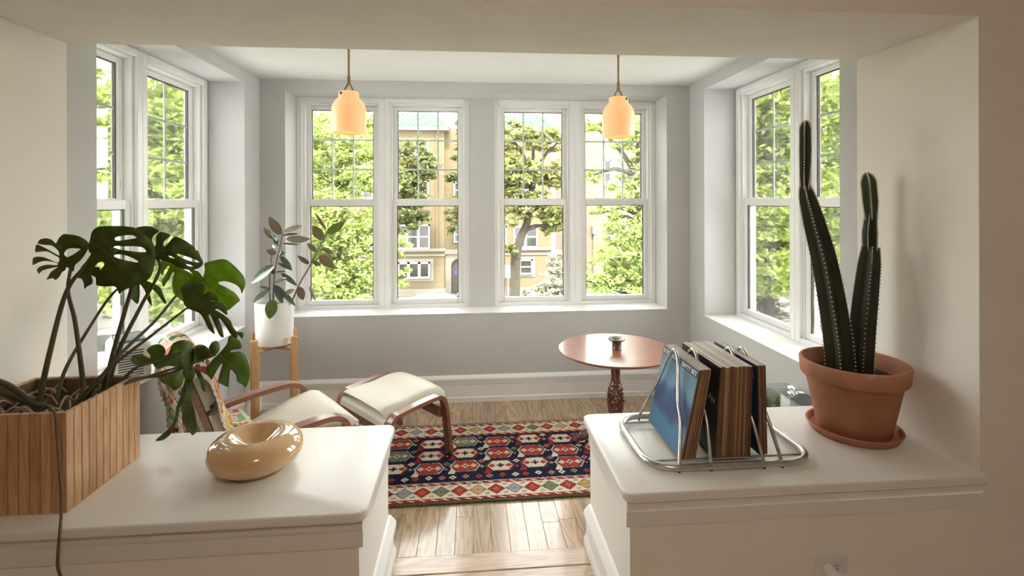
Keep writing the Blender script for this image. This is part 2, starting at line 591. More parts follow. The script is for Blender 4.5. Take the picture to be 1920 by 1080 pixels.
for side, x0, x1, rx, bx in (('left', -3.38, -0.31, -0.31, -0.337), ('right', 0.476, JR, 0.476, 0.503)):
    s = 1 if side == 'left' else -1
    h = MB()
    if side == 'left':
        h.box(JL, bx, 1.54, 2.075, -0.02, ZLEDGE - 0.03)
    else:
        h.box(bx, JR, 1.56, 2.09, -0.02, ZLEDGE - 0.03)
    hw = struct('wall_half_' + side, h, M['wall_warm'])
    if side == 'left':
        lm = ledge(JL, rx, 1.508, 2.10, ZLEDGE - 0.03, ZLEDGE, rx)
        yf, xe0, xe1 = 1.54, JL, bx
    else:
        lm = ledge(rx, JR, 1.532, 2.125, ZLEDGE - 0.03, ZLEDGE, rx)
        yf, xe0, xe1 = 1.56, bx, JR
    t = link('trim_2' if side == 'left' else 'trim_3', lm, kind='structure')
    fy = yf
    mo = MB().prism(MOLD, (min(xe0, xe1) - (0.013 if side == 'right' else 0), fy, ZLEDGE - 0.03), (max(xe0, xe1) + (0.013 if side == 'left' else 0), fy, ZLEDGE - 0.03), (0, -1, 0))
    mo.prism(MOLD, (bx, fy - 0.0, ZLEDGE - 0.03), (bx, 2.09, ZLEDGE - 0.03), (s, 0, 0))
    mo.obj('moulding', M['wall_warm'] if side == 'x' else M['ledge'], t, 25)
    bb = MB().prism(BB2, (bx, 1.60, ZMAIN), (bx, 2.085, ZMAIN), (s, 0, 0))
    struct('baseboard_half_' + side, bb, M['trim'], smooth=25)
    MB().box(min(bx, bx + s * 0.02), max(bx, bx + s * 0.02), 1.62, 2.085, 0.0, ZMAIN - 0.001).obj('shoe', M['trim'], bpy.data.objects['baseboard_half_' + side])

# ------------------------------------------------------------------ windows
WW = 0.7075            # one double-hung module, two side by side make a unit


def window_parts(ncol):
    """Local: x across, y outward, z absolute; returns list of (name, MB, mat, children)."""
    out = []
    fr = MB()
    d0, d1 = 0.0, 0.125
    fr.box(0, 0.045, d0, d1, ZS, ZH, 0.003).box(WW - 0.045, WW, d0, d1, ZS, ZH, 0.003)
    fr.box(0.045, WW - 0.045, d0, d1, ZH - 0.042, ZH, 0.003).box(0.045, WW - 0.045, d0, d1, ZS, ZS + 0.030, 0.003)
    # stepped inner stop and track
    fr.box(0.045, 0.062, 0.022, d1, ZS + 0.03, ZH - 0.042, 0.002).box(WW - 0.062, WW - 0.045, 0.022, d1, ZS + 0.03, ZH - 0.042, 0.002)
    fr.box(0.062, WW - 0.062, 0.022, d1, ZH - 0.058, ZH - 0.042, 0.002)
    out.append(('window_frame', fr, M['vinyl'], []))
    gx0, gx1 = 0.100, WW - 0.100
    up = MB()
    u0, u1, y0, y1 = 1.575, ZH - 0.058, 0.068, 0.105
    gz0, gz1 = 1.607, 2.352
    up.box(0.062, gx0, y0, y1, u0, u1, 0.004).box(WW - 0.062, WW - 0.100, y0, y1, u0, u1, 0.004) if False else None
    up.box(0.062, gx0, y0, y1, u0, u1, 0.004).box(gx1, WW - 0.062, y0, y1, u0, u1, 0.004)
    up.box(gx0, gx1, y0, y1, u0, gz0, 0.004).box(gx0, gx1, y0, y1, gz1, u1, 0.004)
    kids = []
    for k in range(1, ncol):
        x = gx0 + (gx1 - gx0) * k / ncol
        kids.append(('muntin', MB().box(x - 0.007, x + 0.007, 0.083, 0.089, gz0, gz1), M['grille']))
    for k in (1, 2):
        z = gz0 + (gz1 - gz0) * k / 3
        kids.append(('muntin', MB().box(gx0, gx1, 0.0825, 0.0895, z - 0.007, z + 0.007), M['grille']))
    gk = lambda a, b, c, d, y: MB().box(a, a + 0.006, y, y + 0.016, c, d).box(b - 0.006, b, y, y + 0.016, c, d).box(a, b, y, y + 0.016, d - 0.005, d)
    kids.append(('gasket', gk(gx0, gx1, gz0, gz1, 0.079), M['gasket']))
    kids.append(('pane', MB().box(gx0 - 0.004, gx1 + 0.004, 0.079, 0.0805, gz0 - 0.004, gz1 + 0.004), M['glass']))
    out.append(('upper_sash', up, M['vinyl'], kids))
    lo = MB()
    l0, l1, y0, y1 = ZS + 0.03, 1.600, 0.028, 0.064
    hz0, hz1 = 0.765, 1.548
    a0, a1 = 0.097, WW - 0.097
    lo.box(0.062, a0, y0, y1, l0, l1, 0.004).box(a1, WW - 0.062, y0, y1, l0, l1, 0.004)
    lo.box(a0, a1, y0, y1, l0, hz0, 0.004).box(a0, a1, y0, y1, hz1, l1, 0.004)
    kids = [('gasket', gk(a0, a1, hz0, hz1, 0.040), M['gasket']),
            ('pane', MB().box(a0 - 0.004, a1 + 0.004, 0.040, 0.0415, hz0 - 0.004, hz1 + 0.004), M['glass'])]
    for lx in (0.2, WW - 0.2):
        kids.append(('latch', MB().box(lx - 0.03, lx + 0.03, 0.035, 0.06, 1.6002, 1.609, 0.003), M['vinyl']))
    out.append(('lower_sash', lo, M['vinyl'], kids))
    for lx in (0.078, WW - 0.078):
        out.append(('vent_stop', MB().box(lx - 0.006, lx + 0.006, 0.062, 0.068, 1.66, 1.71, 0.002), M['vinyl'], []))
    return out


def window_mesh(ncol):
    return [(n, mb.mesh(n, m, 30), [(kn, kb.mesh(kn, km), ) for kn, kb, km in kids]) for n, mb, m, kids in window_parts(ncol)]


WM = {3: window_mesh(3), 2: window_mesh(2)}
wi = 0


def add_window(loc, rz, ncol):
    global wi
    wi += 1
    e = bpy.data.objects.new('window_%d' % wi, None)
    COL.objects.link(e)
    e.location, e.rotation_euler = loc, (0, 0, rz)
    e['kind'] = 'structure'
    for n, me, kids in WM[ncol]:
        o = link(n, me, e)
        for kn, km in kids:
            link(kn, km, o)


for x in (-1.42, -1.42 + WW, 0.19, 0.19 + WW):
    add_window((x, YB + REC, 0), 0, 3)
for y in (2.315, 2.315 + WW):
    add_window((XL - REC, y, 0), R(90), 2)
for y in (2.315 + WW, 2.315 + 2 * WW):
    add_window((XR + REC, y, 0), R(-90), 2)
# painted sill boards in the recesses
sl = 4
for b in ((-1.42, 1.605, YB - 0.004, YB + REC, ZS, ZS + 0.004), (XL - REC, XL + 0.004, 2.31, 3.735, ZS, ZS + 0.004), (XR - 0.004, XR + REC, 2.31, 3.735, ZS, ZS + 0.004)):
    struct('trim_%d' % sl, MB().box(*b), M['trim'])
    sl += 1

# ------------------------------------------------------------------ furniture in the sunroom
# patterned rug: the weave is drawn cell by cell into a colour attribute
RX0, RX1, RY0, RY1, RZ = -0.72, 1.42, 2.655, 3.555, 0.012
CELL = 0.005


def cell_mesh(name, W, H, fn, m, paint, keep=None):
    """Grid of W x H cells; fn(i, j) -> point, paint (H, W, 3) colours per face."""
    ii, jj = np.meshgrid(np.arange(W + 1), np.arange(H + 1))
    V = fn(ii, jj).reshape(-1, 3)
    a = (np.arange(H)[:, None] * (W + 1) + np.arange(W)[None, :])
    Fq = np.stack([a, a + 1, a + W + 2, a + W + 1], -1).reshape(-1, 4)
    colr = paint.reshape(-1, 3)
    if keep is not None:
        k = keep.reshape(-1)
        Fq, colr = Fq[k], colr[k]
    me = bpy.data.meshes.new(name)
    me.from_pydata(V.tolist(), [], Fq.tolist())
    at_ = me.attributes.new('weave', 'FLOAT_COLOR', 'FACE')
    at_.data.foreach_set('color', np.concatenate([colr, np.ones((len(colr), 1))], 1).astype(np.float32).ravel())
    me.materials.append(m)
    return me


NAVY, CREAM, RED, SAGE, GOLD, SKYB, DARK, PINK = [np.array(c) for c in ((0.012, 0.016, 0.045), (0.72, 0.65, 0.52), (0.44, 0.05, 0.035), (0.20, 0.235, 0.16), (0.55, 0.40, 0.18), (0.33, 0.37, 0.40), (0.03, 0.025, 0.03), (0.50, 0.20, 0.15))]


def rug_paint():
    W, H = int((RX1 - RX0) / CELL), int((RY1 - RY0) / CELL)      # 508 x 180
    P = np.zeros((H, W, 3))
    P[:] = NAVY
    X, Y = np.meshgrid(np.arange(W), np.arange(H))

    def put(mask, c): P[mask] = c

    def diamond(cx, cy, r, c, step=1): put((np.abs(X - cx) // step + np.abs(Y - cy) // step) * step <= r, c)

    bw = 36                                                        # border width in cells
    for lo in (0, H - bw):
        put((Y >= lo) & (Y < lo + bw), CREAM)
        for o in (1, bw - 6):                                      # barber-pole guard stripes
            mk = (Y >= lo + o) & (Y < lo + o + 5)
            put(mk, RED * 0.8)
            put(mk & (((X + 2 * Y) // 4) % 3 == 0), CREAM)
            put(mk & ((X // 60) % 4 == 2) & (((X + 2 * Y) // 4) % 3 == 1), DARK)
            put((Y == lo + o) | (Y == lo + o + 4), RED * 0.45)
        put((Y >= lo) & (Y < lo + 1), RED * 0.4)
        cols = [RED, GOLD, RED * 0.9, SKYB, RED, SAGE]
        n = 0
        for cx in range(10, W, 20):
            cy = lo + bw // 2
            c = cols[n % 6]
            n += 1
            diamond(cx, cy, 8, c * 0.4, 2)
            diamond(cx, cy, 6, c, 2)
            put((np.abs(Y - cy) < 1) & (np.abs(X - cx) < 10), c * 0.45)
            for dx, dy in ((-1, 0), (1, 0), (0, -1), (0, 1)):
                put((np.abs(X - cx - dx * 2) < 1) & (np.abs(Y - cy - dy * 2) < 1), CREAM if n % 2 else DARK)
            for dy in (-8, 8):                                     # small hooked fillers between the stars
                k = RED * 0.6 if (n + (dy > 0)) % 2 else DARK
                x0, y0 = cx + 9, cy + dy
                for a, b in ((0, 0), (1, 1), (2, 0), (3, 1), (2, 2), (-1, 1), (0, -1), (3, -1)):
                    put((X == x0 + a) & (Y == y0 + b), k)
    # rows of hooked lozenges on the dark field
    fc = [RED, CREAM, RED, CREAM, SAGE, RED, CREAM, RED]
    y0, y1 = bw + 2, H - bw - 2
    rows, pw = 3, 42
    rh = (y1 - y0 - 14) / rows
    for ci, cx in enumerate(range(-10, W + 40, pw)):
        for rj in range(rows):
            xc = cx + 20
            cy = y0 + 14 + rh * (rj + 0.5) + (ci % 2) * 3 - 1
            c = fc[(ci * 3 + rj * (1 if ci % 2 else 2) + ci // 2) % len(fc)]
            edge = CREAM if c is not CREAM else RED * 0.7
            dx, dy = X - xc, Y - cy
            hexa = np.maximum(np.abs(dx) * 1.12 + np.abs(dy) * 0.62, np.abs(dy) * 1.62)
            tail = (dx < -7) & (dx > -20) & (dy > -17) & (dy < 2) & (np.abs(dx + 14 - (dy + 10) * 0.35) < 4)
            put((hexa < 21) | tail, edge)
            put((hexa < 21) & (hexa >= 18.5) & ((X + Y) % 3 == 0), DARK)
            put((hexa < 18.5), c)
            put((hexa >= 17) & (hexa < 18.5), DARK)
            mot = CREAM if c is not CREAM else RED
            diamond(xc - 10, cy, 4, mot * 0.9)
            diamond(xc + 10, cy, 4, mot * 0.9)
            for ax, ay in ((0, 0), (3, 0), (-3, 0), (0, 3), (0, -3)):
                put((np.abs(X - xc - ax) < 1.5) & (np.abs(Y - cy - ay) < 1.5), CREAM if (ax or ay) and c is not CREAM else DARK)
            diamond(xc + 20, cy + 9, 4, [PINK, CREAM, SAGE][(ci + rj) % 3])
            diamond(xc + 20, cy + 9, 1, DARK)
            put((np.abs(X - xc - 20) + np.abs(Y - cy + 3) < 3) & ((X + Y) % 2 == 0), CREAM)
        for q in range(3):
            diamond(cx + 6 + q * 15, y0 + 7 + (q % 2), 4, [CREAM, PINK, RED][(ci + q) % 3])
            diamond(cx + 6 + q * 15, y0 + 7 + (q % 2), 1, DARK)
    # the far half of the weave lies in the other direction only by wear
    return P, W, H


P, W, H = rug_paint()
rug_root = thing('patterned_rug', 'navy, cream and red patterned wool rug with star borders on the oak floor', 'rug', ((RX0 + RX1) / 2, (RY0 + RY1) / 2, 0), R(0.6))
cx, cy = (RX0 + RX1) / 2, (RY0 + RY1) / 2
noi = rng.normal(0, 0.0008, (H + 1, W + 1))
rp = cell_mesh('woven_field', W, H, lambda i, j: np.stack([RX0 - cx + i * CELL, RY0 - cy + j * CELL, RZ + noi[j, i] * 1.0 + 0 * i], -1), M['weave'], P)
link('woven_field', rp, rug_root)
MB().box(RX0 - cx, RX1 - cx, RY0 - cy + 0.001, RY1 - cy - 0.001, 0.0005, RZ - 0.003).obj('backing', M['selvage'], rug_root)
for yy in (RY0 - cy - 0.013, RY1 - cy):
    MB().box(RX0 - cx, RX1 - cx, yy, yy + 0.013, 0.0005, RZ + 0.001, 0.004, 2).obj('selvage', M['selvage'], rug_root)

# lounge chair ------------------------------------------------------
CH = (-1.072, 2.690)
FDIR = Vector((0.80, 0.60, 0)).normalized()
CRZ = math.atan2(FDIR.y, FDIR.x) - PI / 2
chair = thing('lounge_chair', 'bentwood lounge chair with cream leather cushions under the crocheted blanket', 'chair', (CH[0], CH[1], 0), CRZ)
seat_path = spline([(0, 0.40, 0.405), (0, 0.24, 0.385), (0, 0.02, 0.315), (0, -0.11, 0.285), (0, -0.20, 0.335), (0, -0.275, 0.55), (0, -0.325, 0.70), (0, -0.375, 0.85)], 7)
arm_path = spline([(0, -0.34, 0.435), (0, -0.05, 0.485), (0, 0.16, 0.505), (0, 0.265, 0.495), (0, 0.315, 0.44), (0, 0.29, 0.36), (0, 0.25, 0.14), (0, 0.215, 0.045), (0, 0.13, 0.030), (0, -0.42, 0.030)], 8)
for sx in (-1, 1):
    MB().ribbon([p + Vector((sx * 0.305, 0, 0)) for p in arm_path], 0.030, 0.013).obj('arm_frame', M['bent'], chair, 40)
    MB().ribbon([p + Vector((sx * 0.245, 0, -0.012)) for p in seat_path], 0.020, 0.012).obj('seat_rail', M['bent'], chair, 40)
for yy, zz in ((0.235, 0.30), (-0.20, 0.28), (-0.30, 0.46)):
    MB().box(-0.29, 0.29, yy - 0.012, yy + 0.012, zz - 0.03, zz + 0.03, 0.004).obj('crossbar', M['bent'], chair, 30)


def pad(path, i0, i1, hw, th, nseam=0, name='cushion', parent=None, m=None, lift=0.012, nx=14, puff=0.012):
    """Upholstered pad following a profile; closed shell with rounded rim."""
    pts = path[i0:i1]
    n = len(pts)
    top, bot = [], []
    for i, p in enumerate(pts):
        a, b = pts[max(i - 1, 0)], pts[min(i + 1, n - 1)]
        t = (b - a).normalized()
        nn = Vector((1, 0, 0)).cross(t).normalized()
        if nn.z < 0 and abs(nn.z) > 0.05: nn = -nn
        if abs(t.z) > 0.6: nn = Vector((0, 1, 0)) if nn.y < 0 else nn
        ei = min(i, n - 1 - i) / (n - 1) * 2
        er = min(1.0, ei * 4.0) ** 0.5
        for k in range(nx + 1):
            u = -1 + 2 * k / nx
            ew = min(1.0, (1 - abs(u)) * 6) ** 0.5
            h = th * (0.25 + 0.75 * er * ew) + puff * (1 - u * u) * er
            if nseam:
                h -= 0.012 * max(0, 1 - abs(((i / (n - 1)) * nseam) % 1.0 - 0.5) * 14)
            base = p + Vector((u * hw * (0.985 + 0.015 * er), 0, 0)) + nn * lift
            top.append(base + nn * h)
            bot.append(base)
    V = top + bot
    o = len(top)
    Fc = []
    s = nx + 1
    for i in range(n - 1):
        for k in range(nx):
            q = (i * s + k, i * s + k + 1, (i + 1) * s + k + 1, (i + 1) * s + k)
            Fc.append(q)
            Fc.append(tuple(o + x for x in reversed(q)))
    for k in range(nx):
        Fc.append((k + 1, k, o + k, o + k + 1))
        e = (n - 1) * s
        Fc.append((e + k, e + k + 1, o + e + k + 1, o + e + k))
    for i in range(n - 1):
        Fc.append((i * s, (i + 1) * s, o + (i + 1) * s, o + i * s))
        Fc.append(((i + 1) * s + nx, i * s + nx, o + i * s + nx, o + (i + 1) * s + nx))
    return MB().add(V, Fc).obj(name, m or M['cream'], parent, 60)


ns = len(seat_path)
pad(seat_path, 0, 25, 0.272, 0.055, 0, 'seat_cushion', chair)
pad(seat_path, 25, ns - 10, 0.262, 0.06, 0, 'back_cushion', chair)
pad(seat_path, ns - 10, ns, 0.255, 0.075, 0, 'head_cushion', chair)
MB().box(-0.245, 0.245, -0.278, -0.266, 0.42, 0.56, 0.004).obj('back_sling', M['piping'], chair)
MB().ribbon([p + Vector((0, -0.022, -0.01)) for p in seat_path[30:]], 0.236, 0.008).obj('back_panel', M['cream'], chair, 40)
MB().ribbon([p + Vector((0, 0, -0.03)) for p in seat_path[1:22]], 0.236, 0.006).obj('seat_sling', M['piping'], chair, 40)
for i in (31, 40):
    p = seat_path[i] + Vector((0, -0.034, -0.012))
    MB().tube([p + Vector((-0.236, 0, 0)), p + Vector((0.236, 0, 0))], 0.004, 6).obj('seam', M['piping'], chair, 60)

# crocheted blanket over the chair back
bw_, bl_ = 150, 210


def blanket():
    # profile around the chair back, measured along the cloth (local chair frame)
    prof = [Vector(p) for p in ((0, -0.04, 0.44), (0, -0.13, 0.455), (0, -0.185, 0.52), (0, -0.235, 0.66), (0, -0.275, 0.81), (0, -0.295, 0.885), (0, -0.335, 0.918), (0, -0.385, 0.908), (0, -0.415, 0.86),
                                (0, -0.41, 0.77), (0, -0.38, 0.64), (0, -0.36, 0.50), (0, -0.35, 0.40), (0, -0.35, 0.33))]
    sp = spline(prof, 16)
    arr = np.array([tuple(p) for p in sp])
    seg = np.concatenate([[0], np.cumsum(np.linalg.norm(np.diff(arr, axis=0), axis=1))])
    total = seg[-1]

    def fn(i, j):
        u = -1 + 2 * i / bw_
        tt = j / bl_ * total
        y = np.interp(tt, seg, arr[:, 1])
        z = np.interp(tt, seg, arr[:, 2])
        x = u * 0.335
        over = np.clip(np.abs(u) - 0.80, 0, 1) / 0.20
        side = np.sign(u)
        x = np.where(np.abs(u) > 0.80, side * (0.268 + 0.035 * np.sin(over * PI / 2)), x)
        z = z - 0.085 * over ** 1.3
        z = z + 0.010 * np.sin(u * 9 + j * 0.05) * (j / bl_)
        y = y + 0.012 * np.sin(u * 13) * np.clip((j / bl_ - 0.5) * 2, 0, 1) - 0.01 * np.sin(j * 0.22) * 0.3
        k = np.sin(i * PI / 2.5) * np.sin(j * PI / 2.5)
        return np.stack([x, y + 0.003 * k, z + 0.003 * k], -1)

    P = np.zeros((bl_, bw_, 3))
    keep = np.ones((bl_, bw_), bool)
    pal = [np.array(c) for c in ((0.55, 0.02, 0.03), (0.03, 0.17, 0.035), (0.70, 0.24, 0.04), (0.22, 0.45, 0.20), (0.72, 0.50, 0.10), (0.65, 0.16, 0.10), (0.25, 0.06, 0.04), (0.72, 0.40, 0.36))]
    cr = np.array((0.68, 0.63, 0.52))
    sq = 30
    for a in range(0, bl_, sq):
        for b in range(0, bw_, sq):
            c1, c2, c3 = random.sample(pal, 3)
            for y in range(a, min(a + sq, bl_)):
                for x in range(b, min(b + sq, bw_)):
                    d = max(abs(y - a - 14.5), abs(x - b - 14.5))
                    ang = (x + y) % 5
                    if d > 12: c = cr
                    elif d > 8: c = c1
                    elif d > 6: c = cr
                    elif d > 2: c = c2
                    else: c = c3
                    P[y, x] = c * random.uniform(0.8, 1.1)
                    if d > 2 and (int(d) % 4 == 3) and ((x - b) % 5 in (2, ) or (y - a) % 5 in (2, )) and ang in (0, 1, 4):
                        keep[y, x] = False
    # the cloth hangs in an open arch at the back: longer at both sides, short in the middle
    jj, ii = np.mgrid[0:bl_, 0:bw_]
    u = np.abs(-1 + 2 * (ii + 0.5) / bw_ + 0.06)
    lim_b = np.where(u > 0.34, 1.0, 0.63 + 0.37 * (u / 0.34) ** 2.2)
    keep &= (jj / bl_ < lim_b)
    return cell_mesh('crochet_blanket', bw_, bl_, fn, M['crochet'], P, keep)


bo = link('crochet_blanket', blanket(), label='multicoloured crocheted granny-square blanket draped over the lounge chair back', cat='blanket')
bo.location, bo.rotation_euler = (CH[0], CH[1], 0), (0, 0, CRZ)
so = bo.modifiers.new('thick', 'SOLIDIFY')
so.thickness = 0.008

# footstool ---------------------------------------------------------
stool = thing('footstool', 'bentwood footstool with a cream leather pad, standing between chair and window wall', 'footstool', (-0.505, 3.225, RZ + 0.0015), CRZ + R(4))
arch = spline([(0, 0.245, 0.0), (0, 0.225, 0.15), (0, 0.205, 0.30), (0, 0.175, 0.362), (0, 0.10, 0.372), (0, -0.10, 0.352), (0, -0.165, 0.335), (0, -0.200, 0.275), (0, -0.225, 0.15), (0, -0.245, 0.0)], 7)
for sx in (-1, 1):
    MB().ribbon([p + Vector((sx * 0.285, 0, 0)) for p in arch], 0.026, 0.012).obj('side_arch', M['bent'], stool, 40)
for yy in (0.195, -0.195):
    MB().box(-0.262, 0.262, yy - 0.011, yy + 0.011, 0.225, 0.285, 0.004).obj('crossbar', M['bent'], stool, 30)
top = spline([(0, -0.215, 0.285), (0, -0.19, 0.325), (0, -0.10, 0.335), (0, 0.0, 0.338), (0, 0.12, 0.352), (0, 0.205, 0.345), (0, 0.235, 0.31)], 6)
pad(top, 0, len(top), 0.256, 0.045, 0, 'seat_pad', stool, lift=0.0, puff=0.014)

# plant stand, pot and rubber plant ------------------------------------
PSX, PSY = -1.365, 3.625
stand = thing('plant_stand', 'honey-coloured wooden plant stand with four square legs in the window corner', 'plant stand', (PSX, PSY, 0), R(20))
for sx in (-1, 1):
    for sy in (-1, 1):
        MB().box(sx * 0.122 - 0.022, sx * 0.122 + 0.022, sy * 0.122 - 0.014, sy * 0.122 + 0.014, 0, 0.665, 0.010, 3).obj('leg', M['stand'], stand, 40)
for a, b in (((-0.115, 0.115, -0.011, 0.011), 0.0), ((-0.011, 0.011, -0.125, 0.125), 0.0)):
    pass
cr1 = MB().tube([(-0.125, -0.125, 0.578), (0.125, 0.125, 0.578)], 0.017, 6).obj('cross_brace', M['stand'], stand, 30)
cr2 = MB().tube([(0.125, -0.125, 0.578), (-0.125, 0.125, 0.578)], 0.0165, 6).obj('cross_brace', M['stand'], stand, 30)
pot = thing('white_planter_pot', 'white cylindrical ceramic pot resting in the wooden plant stand', 'pot', (PSX, PSY, 0.596))
MB().lathe([(0.0, 0), (0.105, 0), (0.116, 0.008), (0.1195, 0.03), (0.1265, 0.296), (0.1245, 0.30), (0.121, 0.296), (0.118, 0.26), (0.0, 0.26)], 48).obj('vessel', M['potwhite'], pot, 40)
MB().lathe([(0.1165, 0.261), (0.06, 0.272), (0, 0.27)], 24).obj('soil', M['soil'], pot, 40)

fic = thing('rubber_plant', 'rubber plant with glossy oval leaves and one branch leaning across the window', 'plant', (PSX, PSY, 0.866))
FO = Vector((PSX, PSY, 0.866))


def fp(x, y, Y=3.60): return at(440 + x / 4.5, 380 + y / 4.5, Y)


def leaf_blade(base, tip, wr, normal, m, parent, name='leaf', droop=0.08, fold=0.25, org=Vector((0, 0, 0)), nl=10):
    d = tip - base
    Ln = d.length
    y = d.normalized()
    n = normal - y * normal.dot(y)
    n.normalize()
    x = y.cross(n)
    V, Fc = [], []
    cols = (-1, -0.5, 0, 0.5, 1)
    for i in range(nl + 1):
        t = i / nl
        wdt = wr * 0.5 * (math.sin(PI * min(1, t * 0.97 + 0.03) ** 0.9)) ** 0.75 if 0 < t < 1 else 0.004
        for c in cols:
            p = base + y * (t * Ln) + x * (c * wdt * Ln) + n * (fold * abs(c) * wdt * Ln * 0.6 - droop * Ln * (t * t - t) * 1.0)
            V.append(p - org)
    for i in range(nl):
        for k in range(4):
            Fc.append((i * 5 + k, i * 5 + k + 1, (i + 1) * 5 + k + 1, (i + 1) * 5 + k))
    return MB().add(V, Fc).obj(name, m, parent, 60)


CAMP = Vector((0, 0, EYE))
stems = [[fp(322, 812), fp(325, 700, 3.61), fp(345, 520, 3.60), fp(378, 380, 3.59), fp(405, 245, 3.58)],
         [fp(297, 812, 3.68), fp(292, 650, 3.69), fp(305, 480, 3.70), fp(335, 320, 3.70)],
         [fp(475, 808, 3.60), fp(540, 690, 3.56), fp(620, 550, 3.53), fp(700, 400, 3.50), fp(775, 250, 3.47), fp(788, 205, 3.47)]]
stems[0][0].z -= 0.03; stems[1][0].z -= 0.03; stems[2][0].z -= 0.03
for s in stems:
    pts = spline(s, 6)
    rr = [0.0062 - 0.0038 * i / (len(pts) - 1) for i in range(len(pts))]
    MB().tube([p - FO for p in pts], rr, 7).obj('stem', M['twig'], fic, 60)
LV = [((390, 265), (288, 112), .42, 'd'), ((325, 300), (245, 205), .38, 'd'), ((380, 360), (295, 250), .30, 't'), ((412, 240), (570, 188), .26, 'd'),
      ((400, 270), (540, 258), .20, 't'), ((432, 300), (636, 300), .34, 'd'), ((400, 340), (546, 350), .14, 't'), ((350, 425), (266, 395), .62, 'd'),
      ((340, 372), (300, 350), .5, 't'), ((372, 440), (442, 403), .55, 't'), ((385, 445), (482, 572), .30, 't'), ((358, 500), (480, 568), .20, 't'),
      ((335, 520), (132, 678), .32, 't'), ((325, 600), (300, 530), .45, 't'), ((340, 580), (430, 575), .20, 't'), ((388, 590), (524, 697), .28, 't'),
      ((335, 670), (437, 632), .32, 't'), ((335, 685), (402, 852), .34, 't'), ((300, 730), (148, 845), .38, 't'), ((390, 740), (512, 868), .24, 't'),
      ((320, 808), (290, 977), .58, 'g'), ((302, 725), (205, 700), .28, 't'), ((345, 690), (470, 840), .22, 't'), ((318, 520), (225, 520), .3, 't'),
      ((772, 225), (676, 78), .15, 'd'), ((738, 312), (660, 188), .55, 'd'), ((778, 255), (930, 160), .42, 'g'), ((788, 205), (786, 158), .2, 'g'),
      ((690, 410), (612, 335), .42, 'd'), ((738, 372), (832, 428), .42, 'd'), ((712, 440), (838, 550), .46, 'd'), ((628, 512), (528, 440), .34, 'd'),
      ((655, 488), (726, 528), .48, 'd'), ((540, 702), (575, 818), .52, 'd'), ((424, 765), (502, 725), .42, 'd'), ((628, 700), (682, 825), .18, 'd')]
rl = random.Random(3)
for (b, t, wr, k) in LV:
    onb = b[0] > 520
    Y0 = 3.60 if not onb else 3.60 - 0.13 * min(1, (b[0] - 475) / 300)
    Y1 = Y0 + rl.uniform(-0.05, 0.02)
    if b == (320, 808): Y0, Y1 = 3.50, 3.47
    B, T = fp(b[0], b[1], Y0), fp(t[0], t[1], Y1)
    nrm = (CAMP - B).normalized() + Vector((rl.uniform(-.3, .3), 0, 0.7 if k == 't' else rl.uniform(-0.5, 0.1)))
    leaf_blade(B, T, wr, nrm, {'d': M['fic_dark'], 't': M['fic_top'], 'g': M['fic_green']}[k], fic, org=FO)

# round tilt-top table ----------------------------------------------------
TX, TY, TZ = 0.957, 3.262, 0.592
tab = thing('round_pedestal_table', 'round polished mahogany table on a carved pedestal with curved feet', 'table', (TX, TY, RZ + 0.0015), R(20))
MB().lathe([(0, TZ - 0.022), (0.33, TZ - 0.022), (0.362, TZ - 0.018), (0.374, TZ - 0.011), (0.378, TZ - 0.004), (0.374, TZ), (0.0, TZ)], 72).obj('table_top', M['mahog'], tab, 40)
ped = [(0.0, 0.085), (0.045, 0.085), (0.058, 0.10), (0.060, 0.125), (0.050, 0.142), (0.036, 0.15), (0.034, 0.158), (0.044, 0.165), (0.044, 0.335), (0.036, 0.345), (0.042, 0.352), (0.034, 0.36), (0.029, 0.40), (0.033, 0.50), (0.040, 0.555), (0.055, 0.572), (0.085, TZ - 0.022)]
MB().lathe(ped, 32).obj('pedestal', M['mahog_dk'], tab, 40)
carv = MB()
for rI in range(7):
    zz = 0.180 + rI * 0.0235
    rad = 0.040 + 0.013 * math.sin(PI * (rI + 0.8) / 7.6)
    for k in range(11):
        a = 2 * PI * (k + 0.5 * (rI % 2)) / 11
        c, s = math.cos(a), math.sin(a)
        tx, ty = -s, c
        q = lambda du, dz, dr: ((rad + dr) * c + tx * du, (rad + dr) * s + ty * du, zz + dz)
        carv.add([q(-0.0125, 0, -0.006), q(0, -0.0135, -0.006), q(0.0125, 0, -0.006), q(0, 0.0135, -0.006), q(0, 0.003, 0.010)], [(0, 1, 4), (1, 2, 4), (2, 3, 4), (3, 0, 4)])
tag(carv.obj('carved_pineapple', M['mahog_dk'], tab), kind='stuff')
for k in range(3):
    a = R(172 + 120 * k)
    c, s = math.cos(a), math.sin(a)
    path = spline([(0.04, 0.115), (0.10, 0.118), (0.17, 0.085), (0.225, 0.038), (0.262, 0.026), (0.285, 0.036)], 7)if False else [Vector((x, z, 0)) for x, z in ((0.04, 0.112), (0.08, 0.122), (0.12, 0.115), (0.165, 0.088), (0.205, 0.054), (0.24, 0.036), (0.27, 0.036), (0.292, 0.045))]
    pp = spline(path, 5)
    MB().tube([(p.x * c, p.x * s, p.y) for p in pp], [0.030 - 0.012 * (i / (len(pp) - 1)) + (0.009 if i > len(pp) - 7 else 0) for i in range(len(pp))], 10).obj('foot', M['mahog_dk'], tab, 60)
ash = MB().lathe([(0, 0), (0.030, 0), (0.032, 0.004), (0.030, 0.012), (0.031, 0.045), (0.034, 0.050), (0.050, 0.058), (0.056, 0.066), (0.054, 0.072), (0.044, 0.068), (0.026, 0.064), (0.020, 0.058), (0.0, 0.056)], 36)
ash.obj('candle_holder', M['pewter'], None, 40, label='dark pewter candle holder with a wide rim on the round mahogany table', cat='candle holder', loc=(0.962, 3.25, TZ + RZ + 0.0015))

